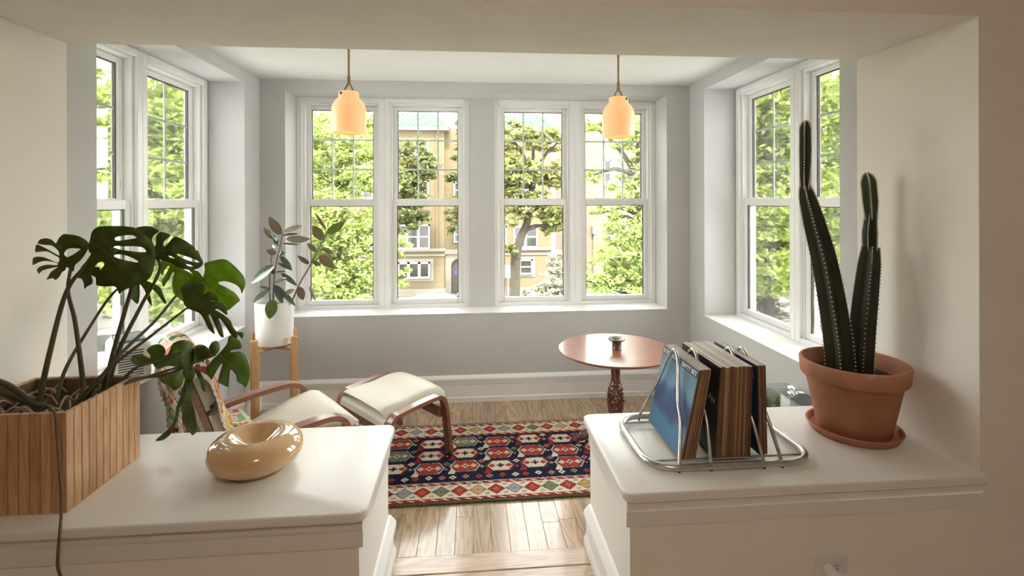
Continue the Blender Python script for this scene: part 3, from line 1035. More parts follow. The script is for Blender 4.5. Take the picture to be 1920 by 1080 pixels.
# pendant lamps --------------------------------------------------------
for (px_, zb, lab, scr) in ((-0.683, 1.972, 'glowing peach porcelain pendant lamp hanging nearer the rubber plant', -0.032), (0.873, 1.962, 'glowing peach porcelain pendant lamp hanging above the round table', 0.034)):
    Yp = 2.9
    lp = thing('pendant_lamp', lab, 'lamp', (px_, Yp, zb), 0, 'porcelain pendant lamps')
    pr = [(0.090, 0.0), (0.0935, 0.004), (0.0935, 0.135), (0.089, 0.158), (0.075, 0.182), (0.060, 0.196), (0.0555, 0.204), (0.0555, 0.228), (0.052, 0.234), (0.030, 0.236),
          (0.030, 0.231), (0.050, 0.229), (0.051, 0.203), (0.072, 0.178), (0.084, 0.156), (0.0885, 0.134), (0.0885, 0.004)]
    MB().lathe(pr, 48, close=True).obj('shade', M['shade'], lp, 40)
    MB().lathe([(0.087, 0.012), (0.0, 0.012)], 32).obj('diffuser', M['shade'], lp)
    yk = MB()
    for sx in (-1, 1):
        yk.tube([(sx * 0.026, 0, 0.228), (sx * 0.018, 0, 0.255), (0.0, 0, 0.285)], 0.006, 8)
    yk.obj('yoke', M['brass'], lp, 50)
    MB().tube([(0, 0, 0.28), (0, 0, 0.325)], [0.010, 0.0085], 10).obj('ferrule', M['brass'], lp, 40)
    MB().tube([(0, 0, 0.32), (0, 0, ZC - zb - 0.06)], 0.0062, 8).obj('cord', M['brass'], lp, 40)
    MB().tube([(0, 0, ZC - zb - 0.095), (0, 0, ZC - zb - 0.03)], 0.008, 10).obj('ferrule', M['brass'], lp, 40)
    MB().lathe([(0, ZC - zb), (0.055, ZC - zb), (0.055, ZC - zb - 0.018), (0.012, ZC - zb - 0.03), (0, ZC - zb - 0.03)], 32).obj('canopy', M['brass'], lp, 40)
    sc_ = MB().lathe([(0, 0), (0.008, 0.001), (0.008, 0.005), (0, 0.007)], 14).obj('screw', M['gasket'], lp, 40)
    a = math.asin(scr / 0.0555)
    sc_.location = (0.0545 * math.sin(a), -0.0545 * math.cos(a), 0.219)
    sc_.rotation_euler = (R(90), 0, a)

# ------------------------------------------------------------------ things on the white ledges
# slatted cedar planter
PLX0, PLX1, PLY0, PLY1, PLH = -1.545, -1.192, 1.585, 1.918, 0.297
plo = Vector(((PLX0 + PLX1) / 2, (PLY0 + PLY1) / 2, ZLEDGE))
planter = thing('wooden_planter', 'square cedar planter clad in upright slats on the white ledge', 'planter', plo)
hx, hy = (PLX1 - PLX0) / 2, (PLY1 - PLY0) / 2
t = 0.014
liner = MB()
liner.box(-hx + t, hx - t, -hy + t, -hy + t + 0.008, 0.001, PLH - 0.004).box(-hx + t, hx - t, hy - t - 0.008, hy - t, 0.001, PLH - 0.004)
liner.box(-hx + t, -hx + t + 0.008, -hy + t, hy - t, 0.001, PLH - 0.004).box(hx - t - 0.008, hx - t, -hy + t, hy - t, 0.001, PLH - 0.004)
liner.box(-hx + t, hx - t, -hy + t, hy - t, 0.001, 0.02)
liner.obj('liner', M['root'], planter)
nsl = 11
sw = 2 * hy / nsl
sm_y = MB().box(-t / 2, t / 2, -sw / 2 + 0.0012, sw / 2 - 0.0012, 0, PLH, 0.0016).mesh('slat', M['cedar'])
sm_x = MB().box(-sw / 2 + 0.0012, sw / 2 - 0.0012, -t / 2, t / 2, 0, PLH, 0.0016).mesh('slat', M['cedar'])
for k in range(nsl):
    for sx in (-1, 1):
        link('slat', sm_y, planter, loc=(sx * (hx - t / 2), -hy + sw * (k + 0.5), 0))
nsx = 11
swx = (2 * hx - 2 * t) / nsx
sm_x = MB().box(-swx / 2 + 0.0012, swx / 2 - 0.0012, -t / 2, t / 2, 0, PLH, 0.0016).mesh('slat', M['cedar'])
for k in range(nsx):
    for sy in (-1, 1):
        link('slat', sm_x, planter, loc=(-hx + t + swx * (k + 0.5), sy * (hy - t / 2), 0))
soilp = MB()
gn = 10
SV = [(-hx + t + 0.009 + (2 * hx - 2 * t - 0.018) * i / gn, -hy + t + 0.009 + (2 * hy - 2 * t - 0.018) * j / gn, PLH - 0.055 + random.uniform(-0.008, 0.01)) for j in range(gn + 1) for i in range(gn + 1)]
soilp.add(SV, [(j * (gn + 1) + i, j * (gn + 1) + i + 1, (j + 1) * (gn + 1) + i + 1, (j + 1) * (gn + 1) + i) for j in range(gn) for i in range(gn)])
soilp.obj('soil', M['soil'], planter, 60)

# monstera: petioles rise from the soil, each blade has its own slits
mon = thing('monstera_plant', 'large split-leaf monstera with long petioles growing from the cedar planter', 'plant', (-1.36, 1.75, ZLEDGE + PLH - 0.05))
MO = Vector(mon.location)


def blade(outline, org, sc, Y0, m, gx=0.0, gy=0.0, cup=0.05, holes=(), rib=None):
    """A split leaf blade: outline in photograph pixels at its own distance, tilted and cupped, with thickness."""
    def loop(pts, n):
        P_ = [Vector((org[0] + x / sc, org[1] + y / sc, 0)) for x, y in pts]
        out, m_ = [], len(P_)
        for i in range(m_):
            a, b, c, d = P_[i - 1], P_[i], P_[(i + 1) % m_], P_[(i + 2) % m_]
            for k in range(n):
                t = k / n
                out.append(0.5 * (2 * b + (c - a) * t * 0.8 + (2 * (c - b) * 3 - 2 * (c - a) * 0.8 - (d - b) * 0.8) * t * t + ((c - a) * 0.8 + (d - b) * 0.8 - 4 * (c - b)) * t ** 3))
        return out
    bm = bmesh.new()
    ed = []
    O = loop(outline, 3)
    cu, cv = sum(p.x for p in O) / len(O), sum(p.y for p in O) / len(O)
    rm = max(math.hypot(p.x - cu, p.y - cv) for p in O)
    for L_ in [O] + [loop(h, 3) for h in holes]:
        vs = [bm.verts.new(p) for p in L_]
        ed += [bm.edges.new((vs[i], vs[(i + 1) % len(vs)])) for i in range(len(vs))]
    bmesh.ops.triangle_fill(bm, edges=ed, use_beauty=True, use_dissolve=False)
    for lim in (0.35, 0.2):
        bmesh.ops.subdivide_edges(bm, edges=[e for e in bm.edges if e.calc_length() > lim * rm], cuts=1)
        bmesh.ops.triangulate(bm, faces=bm.faces)
    dep = lambda u, v: Y0 + gx * (u - cu) / 100 + gy * (v - cv) / 100 + cup * (((u - cu) ** 2 + (v - cv) ** 2) / rm ** 2) + 0.006 * math.sin(u * 0.16) * math.sin(v * 0.13)
    for v in bm.verts:
        u_, v_ = v.co.x, v.co.y
        v.co = at(u_, v_, dep(u_, v_)) - MO
    bmesh.ops.recalc_face_normals(bm, faces=bm.faces)
    me = bpy.data.meshes.new('leaf')
    bm.to_mesh(me)
    bm.free()
    me.shade_smooth()
    me.materials.append(M[m])
    o = link('leaf', me, mon)
    sf = o.modifiers.new('thick', 'SOLIDIFY')
    sf.thickness = 0.0014
    sf.offset = 0
    if rib:
        pr_ = [Vector((org[0] + x / sc, org[1] + y / sc, 0)) for x, y in rib]
        pr_ = [at(p.x, p.y, dep(p.x, p.y) - 0.0016) - MO for p in spline(pr_, 5)]
        MB().tube(pr_, [0.0022 - 0.0016 * k / (len(pr_) - 1) for k in range(len(pr_))], 6).obj('midrib', M['vein'], o, 60)
    return o


A_, B_, C_ = ((60, 400), 6.75), ((240, 420), 4.909), ((240, 590), 4.5)
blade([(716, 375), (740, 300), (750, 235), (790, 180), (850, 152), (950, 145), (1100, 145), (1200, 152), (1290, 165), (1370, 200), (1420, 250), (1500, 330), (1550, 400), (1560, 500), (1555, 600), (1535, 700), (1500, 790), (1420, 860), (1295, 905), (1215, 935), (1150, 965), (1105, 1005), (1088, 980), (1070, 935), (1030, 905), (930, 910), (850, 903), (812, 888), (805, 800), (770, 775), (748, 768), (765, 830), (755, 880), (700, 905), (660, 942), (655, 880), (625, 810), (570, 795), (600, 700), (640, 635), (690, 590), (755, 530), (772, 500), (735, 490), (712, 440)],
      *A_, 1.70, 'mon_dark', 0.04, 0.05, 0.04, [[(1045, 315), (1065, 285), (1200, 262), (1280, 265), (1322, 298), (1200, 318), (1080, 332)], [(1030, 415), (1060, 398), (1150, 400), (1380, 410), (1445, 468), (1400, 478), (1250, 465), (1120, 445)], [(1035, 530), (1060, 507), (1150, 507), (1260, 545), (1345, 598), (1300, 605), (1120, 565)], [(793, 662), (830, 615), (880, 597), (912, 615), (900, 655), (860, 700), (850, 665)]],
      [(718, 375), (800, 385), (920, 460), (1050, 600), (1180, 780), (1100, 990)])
blade([(300, 365), (340, 295), (400, 245), (460, 250), (540, 258), (620, 285), (690, 330), (722, 385), (700, 450), (650, 530), (600, 590), (540, 640), (520, 720), (440, 660), (420, 700), (375, 730), (350, 775), (300, 825), (255, 802), (182, 820), (208, 775), (240, 720), (325, 660), (285, 668), (180, 690), (120, 712), (85, 745), (62, 690), (110, 650), (200, 632), (300, 640), (328, 618), (240, 592), (160, 585), (80, 602), (8, 635), (14, 550), (60, 530), (150, 540), (280, 595), (335, 600), (345, 550), (280, 508), (200, 467), (110, 467), (42, 470), (55, 378), (110, 395), (200, 440), (300, 498), (345, 515), (335, 460), (290, 415), (240, 388), (150, 382), (72, 362), (105, 312), (180, 297), (250, 318)],
      *A_, 1.76, 'mon_dark', -0.05, 0.03, 0.05, [[(400, 495), (440, 440), (500, 425), (590, 428), (612, 440), (540, 490), (445, 540)]], [(530, 700), (440, 640), (390, 610), (350, 560)])
blade([(245, 290), (250, 205), (222, 165), (150, 110), (100, 60), (75, 25), (150, 10), (215, 15), (285, 55), (240, 90), (222, 130), (228, 170), (248, 192), (256, 165), (262, 100), (300, 62), (395, 95), (340, 140), (322, 180), (345, 195), (400, 130), (440, 108), (520, 140), (610, 205), (620, 235), (640, 235), (665, 290), (690, 340), (680, 375), (640, 402), (570, 415), (480, 395), (380, 345), (310, 325)],
      *B_, 1.86, 'mon_dark', 0.05, -0.04, 0.05, [[(445, 265), (480, 272), (560, 298), (658, 335), (640, 346), (560, 330), (480, 295)], [(530, 360), (575, 368), (605, 382), (560, 380)], [(370, 280), (400, 288), (432, 308), (390, 300)]], [(250, 240), (380, 240), (520, 270), (680, 350)])
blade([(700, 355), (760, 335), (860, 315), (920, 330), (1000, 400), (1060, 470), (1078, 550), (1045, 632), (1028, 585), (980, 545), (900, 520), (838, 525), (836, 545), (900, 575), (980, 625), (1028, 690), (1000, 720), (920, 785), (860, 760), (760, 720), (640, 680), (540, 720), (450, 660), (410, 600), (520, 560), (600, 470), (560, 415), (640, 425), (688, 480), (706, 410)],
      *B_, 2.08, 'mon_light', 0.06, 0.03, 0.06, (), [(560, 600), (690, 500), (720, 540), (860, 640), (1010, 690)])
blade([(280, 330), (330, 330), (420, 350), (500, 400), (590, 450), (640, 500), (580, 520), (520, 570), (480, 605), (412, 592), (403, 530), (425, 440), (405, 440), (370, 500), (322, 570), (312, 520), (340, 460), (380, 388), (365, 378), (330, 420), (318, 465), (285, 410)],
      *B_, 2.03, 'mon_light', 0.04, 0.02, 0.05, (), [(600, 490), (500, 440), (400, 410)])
blade([(485, 590), (510, 550), (560, 525), (640, 515), (690, 530), (708, 570), (695, 645), (740, 615), (800, 640), (830, 690), (828, 706), (770, 690), (752, 706), (840, 715), (890, 750), (910, 800), (905, 830), (830, 775), (800, 782), (880, 830), (940, 880), (958, 930), (1000, 985), (1050, 985), (1060, 1010), (1045, 1048), (1010, 1012), (1000, 1040), (950, 1020), (900, 940), (850, 870), (830, 866), (860, 940), (878, 1035), (840, 1020), (800, 930), (750, 822), (742, 850), (770, 920), (795, 1005), (740, 960), (700, 880), (655, 812), (560, 775), (520, 740), (505, 690), (498, 640)],
      *B_, 1.84, 'mon_dark', 0.05, -0.06, 0.05, (), [(545, 775), (600, 740), (720, 780), (850, 850), (960, 960)])
blade([(20, 520), (90, 490), (150, 505), (215, 530), (290, 570), (320, 640), (350, 710), (330, 722), (270, 640), (215, 585), (188, 595), (210, 680), (218, 745), (180, 700), (150, 600), (105, 545), (105, 640), (90, 725), (40, 690), (5, 640)],
      *B_, 1.99, 'mon_mid', 0.05, 0.03, 0.06)
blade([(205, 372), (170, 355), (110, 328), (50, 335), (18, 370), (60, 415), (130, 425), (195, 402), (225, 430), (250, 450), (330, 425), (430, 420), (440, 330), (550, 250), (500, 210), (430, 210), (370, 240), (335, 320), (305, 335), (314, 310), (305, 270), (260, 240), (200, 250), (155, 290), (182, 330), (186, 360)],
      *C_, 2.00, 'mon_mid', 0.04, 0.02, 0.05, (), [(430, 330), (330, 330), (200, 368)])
blade([(425, 350), (445, 300), (480, 260), (520, 250), (545, 275), (548, 340), (545, 430), (560, 500), (530, 545), (480, 530), (455, 440), (432, 400)], *C_, 1.93, 'mon_dark', 0.3, 0.0, 0.05)
blade([(540, 405), (545, 290), (580, 248), (640, 250), (690, 300), (692, 345), (620, 385)], *C_, 1.96, 'mon_dark', -0.1, 0.0, 0.05)
blade([(680, 275), (700, 230), (740, 212), (768, 240), (766, 300), (720, 345), (688, 345)], *C_, 2.00, 'mon_mid', 0.1, 0.0, 0.03)
blade([(762, 322), (830, 240), (845, 180), (880, 172), (940, 220), (955, 275), (900, 285), (862, 297), (866, 312), (930, 305), (980, 330), (1010, 400), (1025, 480), (1020, 540), (990, 605), (960, 580), (920, 560), (905, 500), (862, 455), (850, 520), (840, 600), (790, 580), (755, 560), (770, 490), (792, 405), (760, 440), (720, 510), (700, 540), (655, 480), (660, 440), (710, 370)],
      *C_, 1.99, 'mon_mid', 0.05, 0.05, 0.06, (), [(765, 325), (850, 420), (940, 490), (1010, 540)])
blade([(495, 490), (540, 540), (545, 640), (520, 720), (440, 760), (410, 880), (370, 980), (300, 1045), (225, 1052), (330, 960), (390, 880), (400, 780), (430, 700), (460, 600)], *C_, 1.93, 'mon_dark', 0.1, -0.02, 0.05, (), [(500, 520), (480, 660), (420, 840), (330, 1000)])
blade([(440, 760), (500, 690), (530, 720), (555, 800), (578, 960), (540, 1010), (510, 970), (470, 920), (455, 850)], *C_, 1.96, 'mon_dark', -0.1, -0.02, 0.05)
blade([(250, 510), (330, 490), (440, 450), (462, 540), (440, 600), (380, 630), (340, 590), (280, 560)], *C_, 2.03, 'mon_mid', 0.05, 0.03, 0.04)
blade([(560, 450), (600, 470), (638, 540), (652, 640), (622, 625), (608, 560), (580, 515)], *C_, 1.97, 'mon_dark', 0.1, 0.0, 0.03)

PET = [[(66, 760, 1.68), (92, 660, 1.67), (124, 545, 1.68), (160, 495, 1.69), (186, 456, 1.70)],
       [(158, 745, 1.78), (152, 690, 1.79), (140, 600, 1.79), (127, 540, 1.78), (136, 486, 1.78)],
       [(104, 752, 1.80), (122, 690, 1.84), (165, 615, 1.90), (214, 545, 1.96), (260, 520, 1.98)],
       [(190, 735, 1.82), (214, 650, 1.80), (240, 560, 1.78), (262, 490, 1.78), (262, 480, 1.79)],
       [(196, 738, 1.84), (222, 655, 1.84), (262, 575, 1.85), (300, 500, 1.86), (276, 468, 1.87)],
       [(150, 752, 1.76), (215, 672, 1.80), (290, 600, 1.92), (338, 545, 2.02), (380, 526, 2.06)],
       [(125, 762, 1.72), (205, 688, 1.74), (290, 622, 1.80), (352, 574, 1.84)],
       [(140, 768, 1.76), (215, 724, 1.82), (290, 700, 1.90), (340, 686, 1.94), (358, 692, 1.94)],
       [(190, 735, 1.80), (240, 712, 1.86), (310, 700, 1.92), (360, 680, 1.95), (404, 664, 1.98)],
       [(205, 728, 1.86), (250, 690, 1.92), (290, 676, 1.98), (352, 654, 2.02)]]
for k, s in enumerate(PET):
    q = [at(*p) for p in s]
    q[0].z = min(q[0].z, ZLEDGE + PLH - 0.05)
    q[0].x = max(PLX0 + 0.04, min(PLX1 - 0.04, q[0].x))
    pts = spline(q, 7)
    r0 = 0.0085 if k in (0, 1, 3, 4) else 0.0068
    MB().tube([p - MO for p in pts], [r0 - r0 * 0.5 * i / (len(pts) - 1) for i in range(len(pts))], 8).obj('petiole', M['stem'], mon, 60)
# woody stem creeping to the left and a cord-like aerial root over the front
st = spline([at(70, 752, 1.68), at(45, 744, 1.67), at(10, 732, 1.655), at(-25, 722, 1.64)], 6)
MB().tube([p - MO for p in st], [0.014] * len(st), 9).obj('woody_stem', M['stem'], mon, 60)
st = spline([at(95, 762, 1.66), at(62, 752, 1.67), at(20, 722, 1.65), at(-15, 708, 1.63)], 6)
MB().tube([p - MO for p in st], [0.008] * len(st), 8).obj('woody_stem', M['stem'], mon, 60)
rt = spline([at(86, 756, 1.65), at(98, 766, 1.60), at(103, 778, 1.572), at(106, 820, 1.570), at(112, 900, 1.568), at(113, 960, 1.56), at(111, 985, 1.495), at(107, 1030, 1.487), at(106, 1060, 1.487), at(112, 1090, 1.487), at(110, 1180, 1.49)], 6)
MB().tube([p - MO for p in rt], [0.0036] * len(rt), 7).obj('aerial_root', M['root'], mon, 60)
dry = MB()
dr = random.Random(5)
for k in range(26):
    a, b = dr.uniform(PLX0 + 0.05, PLX1 - 0.05), dr.uniform(PLY0 + 0.05, PLY1 - 0.05)
    an, l = dr.uniform(0, 2 * PI), dr.uniform(0.04, 0.11)
    p0 = Vector((a, b, ZLEDGE + PLH - 0.045))
    p2 = Vector((min(PLX1 - 0.03, max(PLX0 + 0.03, a + l * math.cos(an))), min(PLY1 - 0.03, max(PLY0 + 0.03, b + l * math.sin(an))), ZLEDGE + PLH - 0.045))
    p1 = (p0 + p2) / 2 + Vector((0, 0, 0.03))
    dry.tube([q - MO for q in spline([p0, p1, p2], 5)], 0.0028, 5)
tag(dry.obj('surface_roots', M['straw'], mon, 60), kind='stuff')

# caramel glass lamp
dl = thing('ring_lamp', 'glossy caramel glass donut-shaped table lamp on the left white ledge', 'lamp', (-0.742, 1.805, ZLEDGE))
prof = []
RO, HH = 0.152, 0.118
rc, ra, rb = 0.086, 0.067, HH / 2 - 0.006
for k in range(29):                      # rounded outside, from the underside up to the crest
    a = -PI * 0.36 + k / 28 * PI * 0.86
    prof.append((rc + ra * math.cos(a), 0.012 + rb + rb * math.sin(a)))
zt_ = prof[-1][1]
for k in range(1, 21):                   # then a smooth bowl to the centre
    r_ = rc * (1 - k / 20)
    prof.append((r_, zt_ - 0.050 * (1 - (r_ / rc) ** 2) ** 1.6))
prof = [(0.0, 0.016), (0.07, 0.013)] + prof
MB().lathe(prof, 72).obj('glass_body', M['caramel'], dl, 60)
MB().lathe([(0.0, 0), (0.098, 0), (0.098, 0.012), (0.0, 0.012)], 48).obj('base_ring', M['brass'], dl, 40)

# record rack
rack = thing('record_rack', 'tubular steel record rack with four wire dividers on the right white ledge', 'record rack', (0.93, 1.84, ZLEDGE))
RO_ = Vector((0.93, 1.84, ZLEDGE))


def rrect(x0, x1, y0, y1, r, z, n=8):
    P_ = []
    for (cx_, cy_, a0) in ((x1 - r, y1 - r, 0), (x0 + r, y1 - r, 90), (x0 + r, y0 + r, 180), (x1 - r, y0 + r, 270)):
        for k in range(n + 1):
            a = R(a0 + 90 * k / n)
            P_.append(Vector((cx_ + r * math.cos(a), cy_ + r * math.sin(a), z)))
    return P_


MB().tube([p - RO_ for p in rrect(0.600, 1.195, 1.640, 2.045, 0.10, ZLEDGE + 0.016)], 0.0115, 12, closed=True).obj('base_tube', M['steel'], rack, 60)
DV = [(0.700, 0.768), (0.812, 0.842), (1.000, 0.985), (1.065, 1.035)]
for (xb, xt) in DV:
    w_ = spline([(xb, 1.640, ZLEDGE + 0.016), (xb + (xt - xb) * 0.45, 1.700, ZLEDGE + 0.14), (xb + (xt - xb) * 0.6, 1.745, ZLEDGE + 0.20), (xb + (xt - xb) * 0.9, 1.790, ZLEDGE + 0.300), (xt, 1.815, ZLEDGE + 0.338), (xt, 1.842, ZLEDGE + 0.352), (xt, 1.870, ZLEDGE + 0.338), (xb + (xt - xb) * 0.9, 1.895, ZLEDGE + 0.300), (xb + (xt - xb) * 0.6, 1.940, ZLEDGE + 0.20), (xb + (xt - xb) * 0.45, 1.985, ZLEDGE + 0.14), (xb, 2.045, ZLEDGE + 0.016)], 5)
    MB().tube([p - RO_ for p in w_], 0.0062, 8).obj('divider', M['steel'], rack, 60)
    for yy in (1.640, 2.045):
        MB().tube([Vector((xb, yy, ZLEDGE + 0.0005)) - RO_, Vector((xb, yy, ZLEDGE + 0.012)) - RO_], 0.005, 8).obj('foot_pin', M['gasket'], rack, 40)
for yy in (1.69, 1.99):
    MB().tube([Vector((0.60, yy, ZLEDGE + 0.016)) - RO_, Vector((1.195, yy, ZLEDGE + 0.016)) - RO_], 0.004, 8).obj('floor_wire', M['steel'], rack, 40)


def cover_blue():
    """Plain blue gradient sleeve art with soft hill and block shapes; printed, so flat."""
    m, N, L, b = nt('sleeve_blue_print')
    tc = N.new('ShaderNodeTexCoord')
    sep = N.new('ShaderNodeSeparateXYZ')
    L.new(tc.outputs['Object'], sep.inputs[0])
    no = N.new('ShaderNodeTexNoise')
    no.inputs['Scale'].default_value = 6
    no.inputs['Detail'].default_value = 1
    L.new(tc.outputs['Object'], no.inputs[0])
    ma = N.new('ShaderNodeMath')
    ma.operation = 'MULTIPLY_ADD'
    ma.inputs[1].default_value = 0.35
    L.new(no.outputs[0], ma.inputs[0])
    mz = N.new('ShaderNodeMath')
    mz.operation = 'MULTIPLY_ADD'
    mz.inputs[1].default_value = 2.3
    mz.inputs[2].default_value = -0.02
    L.new(sep.outputs['Z'], mz.inputs[0])
    L.new(mz.outputs[0], ma.inputs[2])
    r = N.new('ShaderNodeValToRGB')
    cr = r.color_ramp
    cr.elements[0].position, cr.elements[0].color = 0.10, (0.035, 0.16, 0.36, 1)
    cr.elements[1].position, cr.elements[1].color = 0.95, (0.05, 0.14, 0.28, 1)
    for p_, c_ in ((0.34, (0.09, 0.28, 0.50, 1)), (0.42, (0.05, 0.10, 0.26, 1)), (0.56, (0.07, 0.14, 0.34, 1)), (0.62, (0.24, 0.42, 0.60, 1)), (0.80, (0.12, 0.30, 0.48, 1))):
        e = cr.elements.new(p_)
        e.color = c_
    L.new(ma.outputs[0], r.inputs[0])
    L.new(r.outputs[0], b.inputs['Base Color'])
    b.inputs['Roughness'].default_value = 0.3
    return m


M['art_blue'] = cover_blue()
for e_ in M['art_blue'].node_tree.nodes['Color Ramp'].color_ramp.elements:
    e_.color = tuple(c * 0.72 for c in e_.color[:3]) + (1,)
M['art_black'] = mat('sleeve_black_print', (0.012, 0.012, 0.013), 0.3, 0.3, 6)
M['art_navy'] = mat('sleeve_navy_print', (0.02, 0.06, 0.13), 0.35, 0.2, 5)
M['paperw'] = mat('sleeve_paper_white', (0.70, 0.68, 0.63), 0.7, 0.05)
BROWN = [mat('sleeve_card_%s' % n, c, 0.75, 0.22, 40, stretch=(1, 1, 0.1)) for n, c in (('tan', (0.36, 0.22, 0.12)), ('brown', (0.20, 0.11, 0.06)), ('umber', (0.11, 0.06, 0.04)), ('ochre', (0.42, 0.28, 0.15)), ('rust', (0.26, 0.12, 0.06)))]


def sleeve(x, lean, th, y0, edge, front, label, z0=0.0, tint=None, yaw=0.0):
    S_ = 0.314
    root = thing('record_sleeve', label, 'record', (x, y0, ZLEDGE + 0.0205 + z0), yaw, 'record sleeves in the rack')
    Rm = Matrix.Rotation(lean, 4, 'Y')

    def put(name, mb, m):
        mb.v = [tuple(Rm @ Vector(p)) for p in mb.v]
        return mb.obj(name, m, root)
    put('sleeve_card', MB().box(0.0004, th - 0.0002, 0, S_, 0, S_ - 0.0008), edge)
    put('top_edge', MB().box(0.0006, th - 0.0004, 0.002, S_ - 0.002, S_ - 0.0008, S_), M['paperw'])
    put('front_print', MB().box(0, 0.0004, 0.0008, S_ - 0.0004, 0.0004, S_ - 0.0004), front)
    return root, Rm


ORD = ['', 'first', 'second', 'third', 'fourth', 'fifth', 'sixth', 'seventh', 'eighth', 'ninth', 'tenth', 'eleventh', 'twelfth', 'thirteenth', 'fourteenth', 'fifteenth', 'sixteenth']
rs = random.Random(9)
x = 0.722
G1, G2, G3 = 10, 15, 6
LEAN1, LEAN2, LEAN3 = R(12.5), R(3.0), R(-1.0)
root, Rm = sleeve(x, LEAN1, 0.0045, 1.682, BROWN[0], M['art_blue'], 'record sleeve with blue printed front and white title at the end of the rack')
# printed title along the top of the blue front
fc = bpy.data.curves.new('title', 'FONT')
fc.body = 'ELTON JOHN    EMPTY SKY'
fc.size = 0.019
fc.offset = 0.0012
fc.space_character = 1.25
fo = bpy.data.objects.new('title_tmp', fc)
COL.objects.link(fo)
bpy.context.view_layer.update()
tm = bpy.data.meshes.new_from_object(fo)
bpy.data.objects.remove(fo)
xs = [v.co.x for v in tm.vertices]
wt_ = max(xs) - min(xs)
for v in tm.vertices:
    p = Vector((-0.0010, 0.306 - (v.co.x - min(xs)) * 0.298 / wt_, 0.2905 + v.co.y * 1.1))
    v.co = Rm @ p
tm.materials.append(M['paperw'])
link('printed_title', tm, root, kind='stuff')
bd = MB().box(-0.0006, -0.0001, 0.001, 0.3125, 0.284, 0.3115)
bd.v = [tuple(Rm @ Vector(p)) for p in bd.v]
bd.obj('title_band', M['art_navy'], root)
for k in range(1, G1):
    x += 0.0056
    sleeve(x, LEAN1 - R(0.22) * k, 0.0042, 1.680 + rs.uniform(0, 0.006), rs.choice(BROWN), M['art_navy'] if k % 2 else rs.choice(BROWN), 'worn brown-edged record sleeve, %s behind the blue printed front in the rack' % ORD[k], rs.uniform(0, 0.001))
x = 0.846
root, Rm = sleeve(x, LEAN2 + R(1.0), 0.0045, 1.684, BROWN[2], M['art_black'], 'black record sleeve with a few pale spots facing the gap in the rack')
for (py, pz, sz) in ((0.060, 0.195, 0.010), (0.045, 0.188, 0.009), (0.030, 0.186, 0.010), (0.075, 0.185, 0.006)):
    b_ = MB().lathe([(0, 0.0), (sz, 0.0), (sz * 0.8, 0.0003), (0, 0.0003)], 14)
    b_.v = [tuple(Rm @ Vector((-0.0001 - p[2], py + p[0] * 0.5, pz + p[1]))) for p in b_.v]
    b_.obj('pale_spot', M['paperw'], root)
for k in range(1, G2):
    x += 0.0088 if k > 1 else 0.0060
    sleeve(x, LEAN2 + R(1.0 - 3.0 * k / G2) * 0.6, 0.0074, 1.680 + rs.uniform(0, 0.010), rs.choice(BROWN), rs.choice(BROWN), 'brown-edged record sleeve, %s behind the black one in the thick middle group' % ORD[k], rs.uniform(0, 0.002))
x = 1.012
root, Rm = sleeve(x, LEAN3, 0.0045, 1.690, BROWN[2], M['art_navy'], 'dark blue record sleeve with white letters fronting the thin rear group')
fc = bpy.data.curves.new('title', 'FONT')
fc.body = 'S.'
fc.size = 0.026
fo = bpy.data.objects.new('title_tmp', fc)
COL.objects.link(fo)
bpy.context.view_layer.update()
tm = bpy.data.meshes.new_from_object(fo)
bpy.data.objects.remove(fo)
for v in tm.vertices:
    v.co = Rm @ Vector((-0.0010, 0.034 - v.co.x, 0.262 + v.co.y))
tm.materials.append(M['paperw'])
link('printed_letters', tm, root, kind='stuff')
for k in range(1, G3):
    x += 0.0052
    sleeve(x, LEAN3, 0.0044, 1.688 + rs.uniform(0, 0.006), rs.choice(BROWN[:3]), rs.choice(BROWN), 'brown-edged record sleeve, %s behind the dark blue lettered one' % ORD[k], rs.uniform(0, 0.002))

# cactus in terracotta
CX, CY = 1.512, 1.872
sau = MB().lathe([(0, 0), (0.135, 0), (0.150, 0.004), (0.165, 0.028), (0.163, 0.032), (0.157, 0.031), (0.146, 0.012), (0, 0.011)], 56)
sau.obj('terracotta_saucer', M['terra'], None, 40, label='terracotta saucer under the cactus pot on the white ledge', cat='saucer', loc=(CX, CY, ZLEDGE))
tp = thing('terracotta_pot', 'weathered terracotta flower pot with thick rim holding the tall cactus', 'pot', (CX, CY, ZLEDGE + 0.0115))
PH = 0.272
MB().lathe([(0, 0), (0.122, 0), (0.126, 0.004), (0.166, PH - 0.066), (0.168, PH - 0.064)], 64).obj('pot_body', M['terra'], tp, 40)
MB().lathe([(0.166, PH - 0.066), (0.180, PH - 0.064), (0.184, PH - 0.058), (0.188, PH - 0.006), (0.184, PH), (0.177, PH), (0.172, PH - 0.008), (0.160, PH - 0.066)], 64, close=True).obj('pot_rim', M['terra'], tp, 40)
MB().lathe([(0.1605, PH - 0.062), (0.09, PH - 0.058), (0, PH - 0.056)], 40).obj('soil', M['soil'], tp, 40)


cac = thing('columnar_cactus', 'tall dark columnar cactus with two ribbed spiny stems in the terracotta pot', 'cactus', (CX, CY, ZLEDGE + PH - 0.045))
CO = Vector(cac.location)


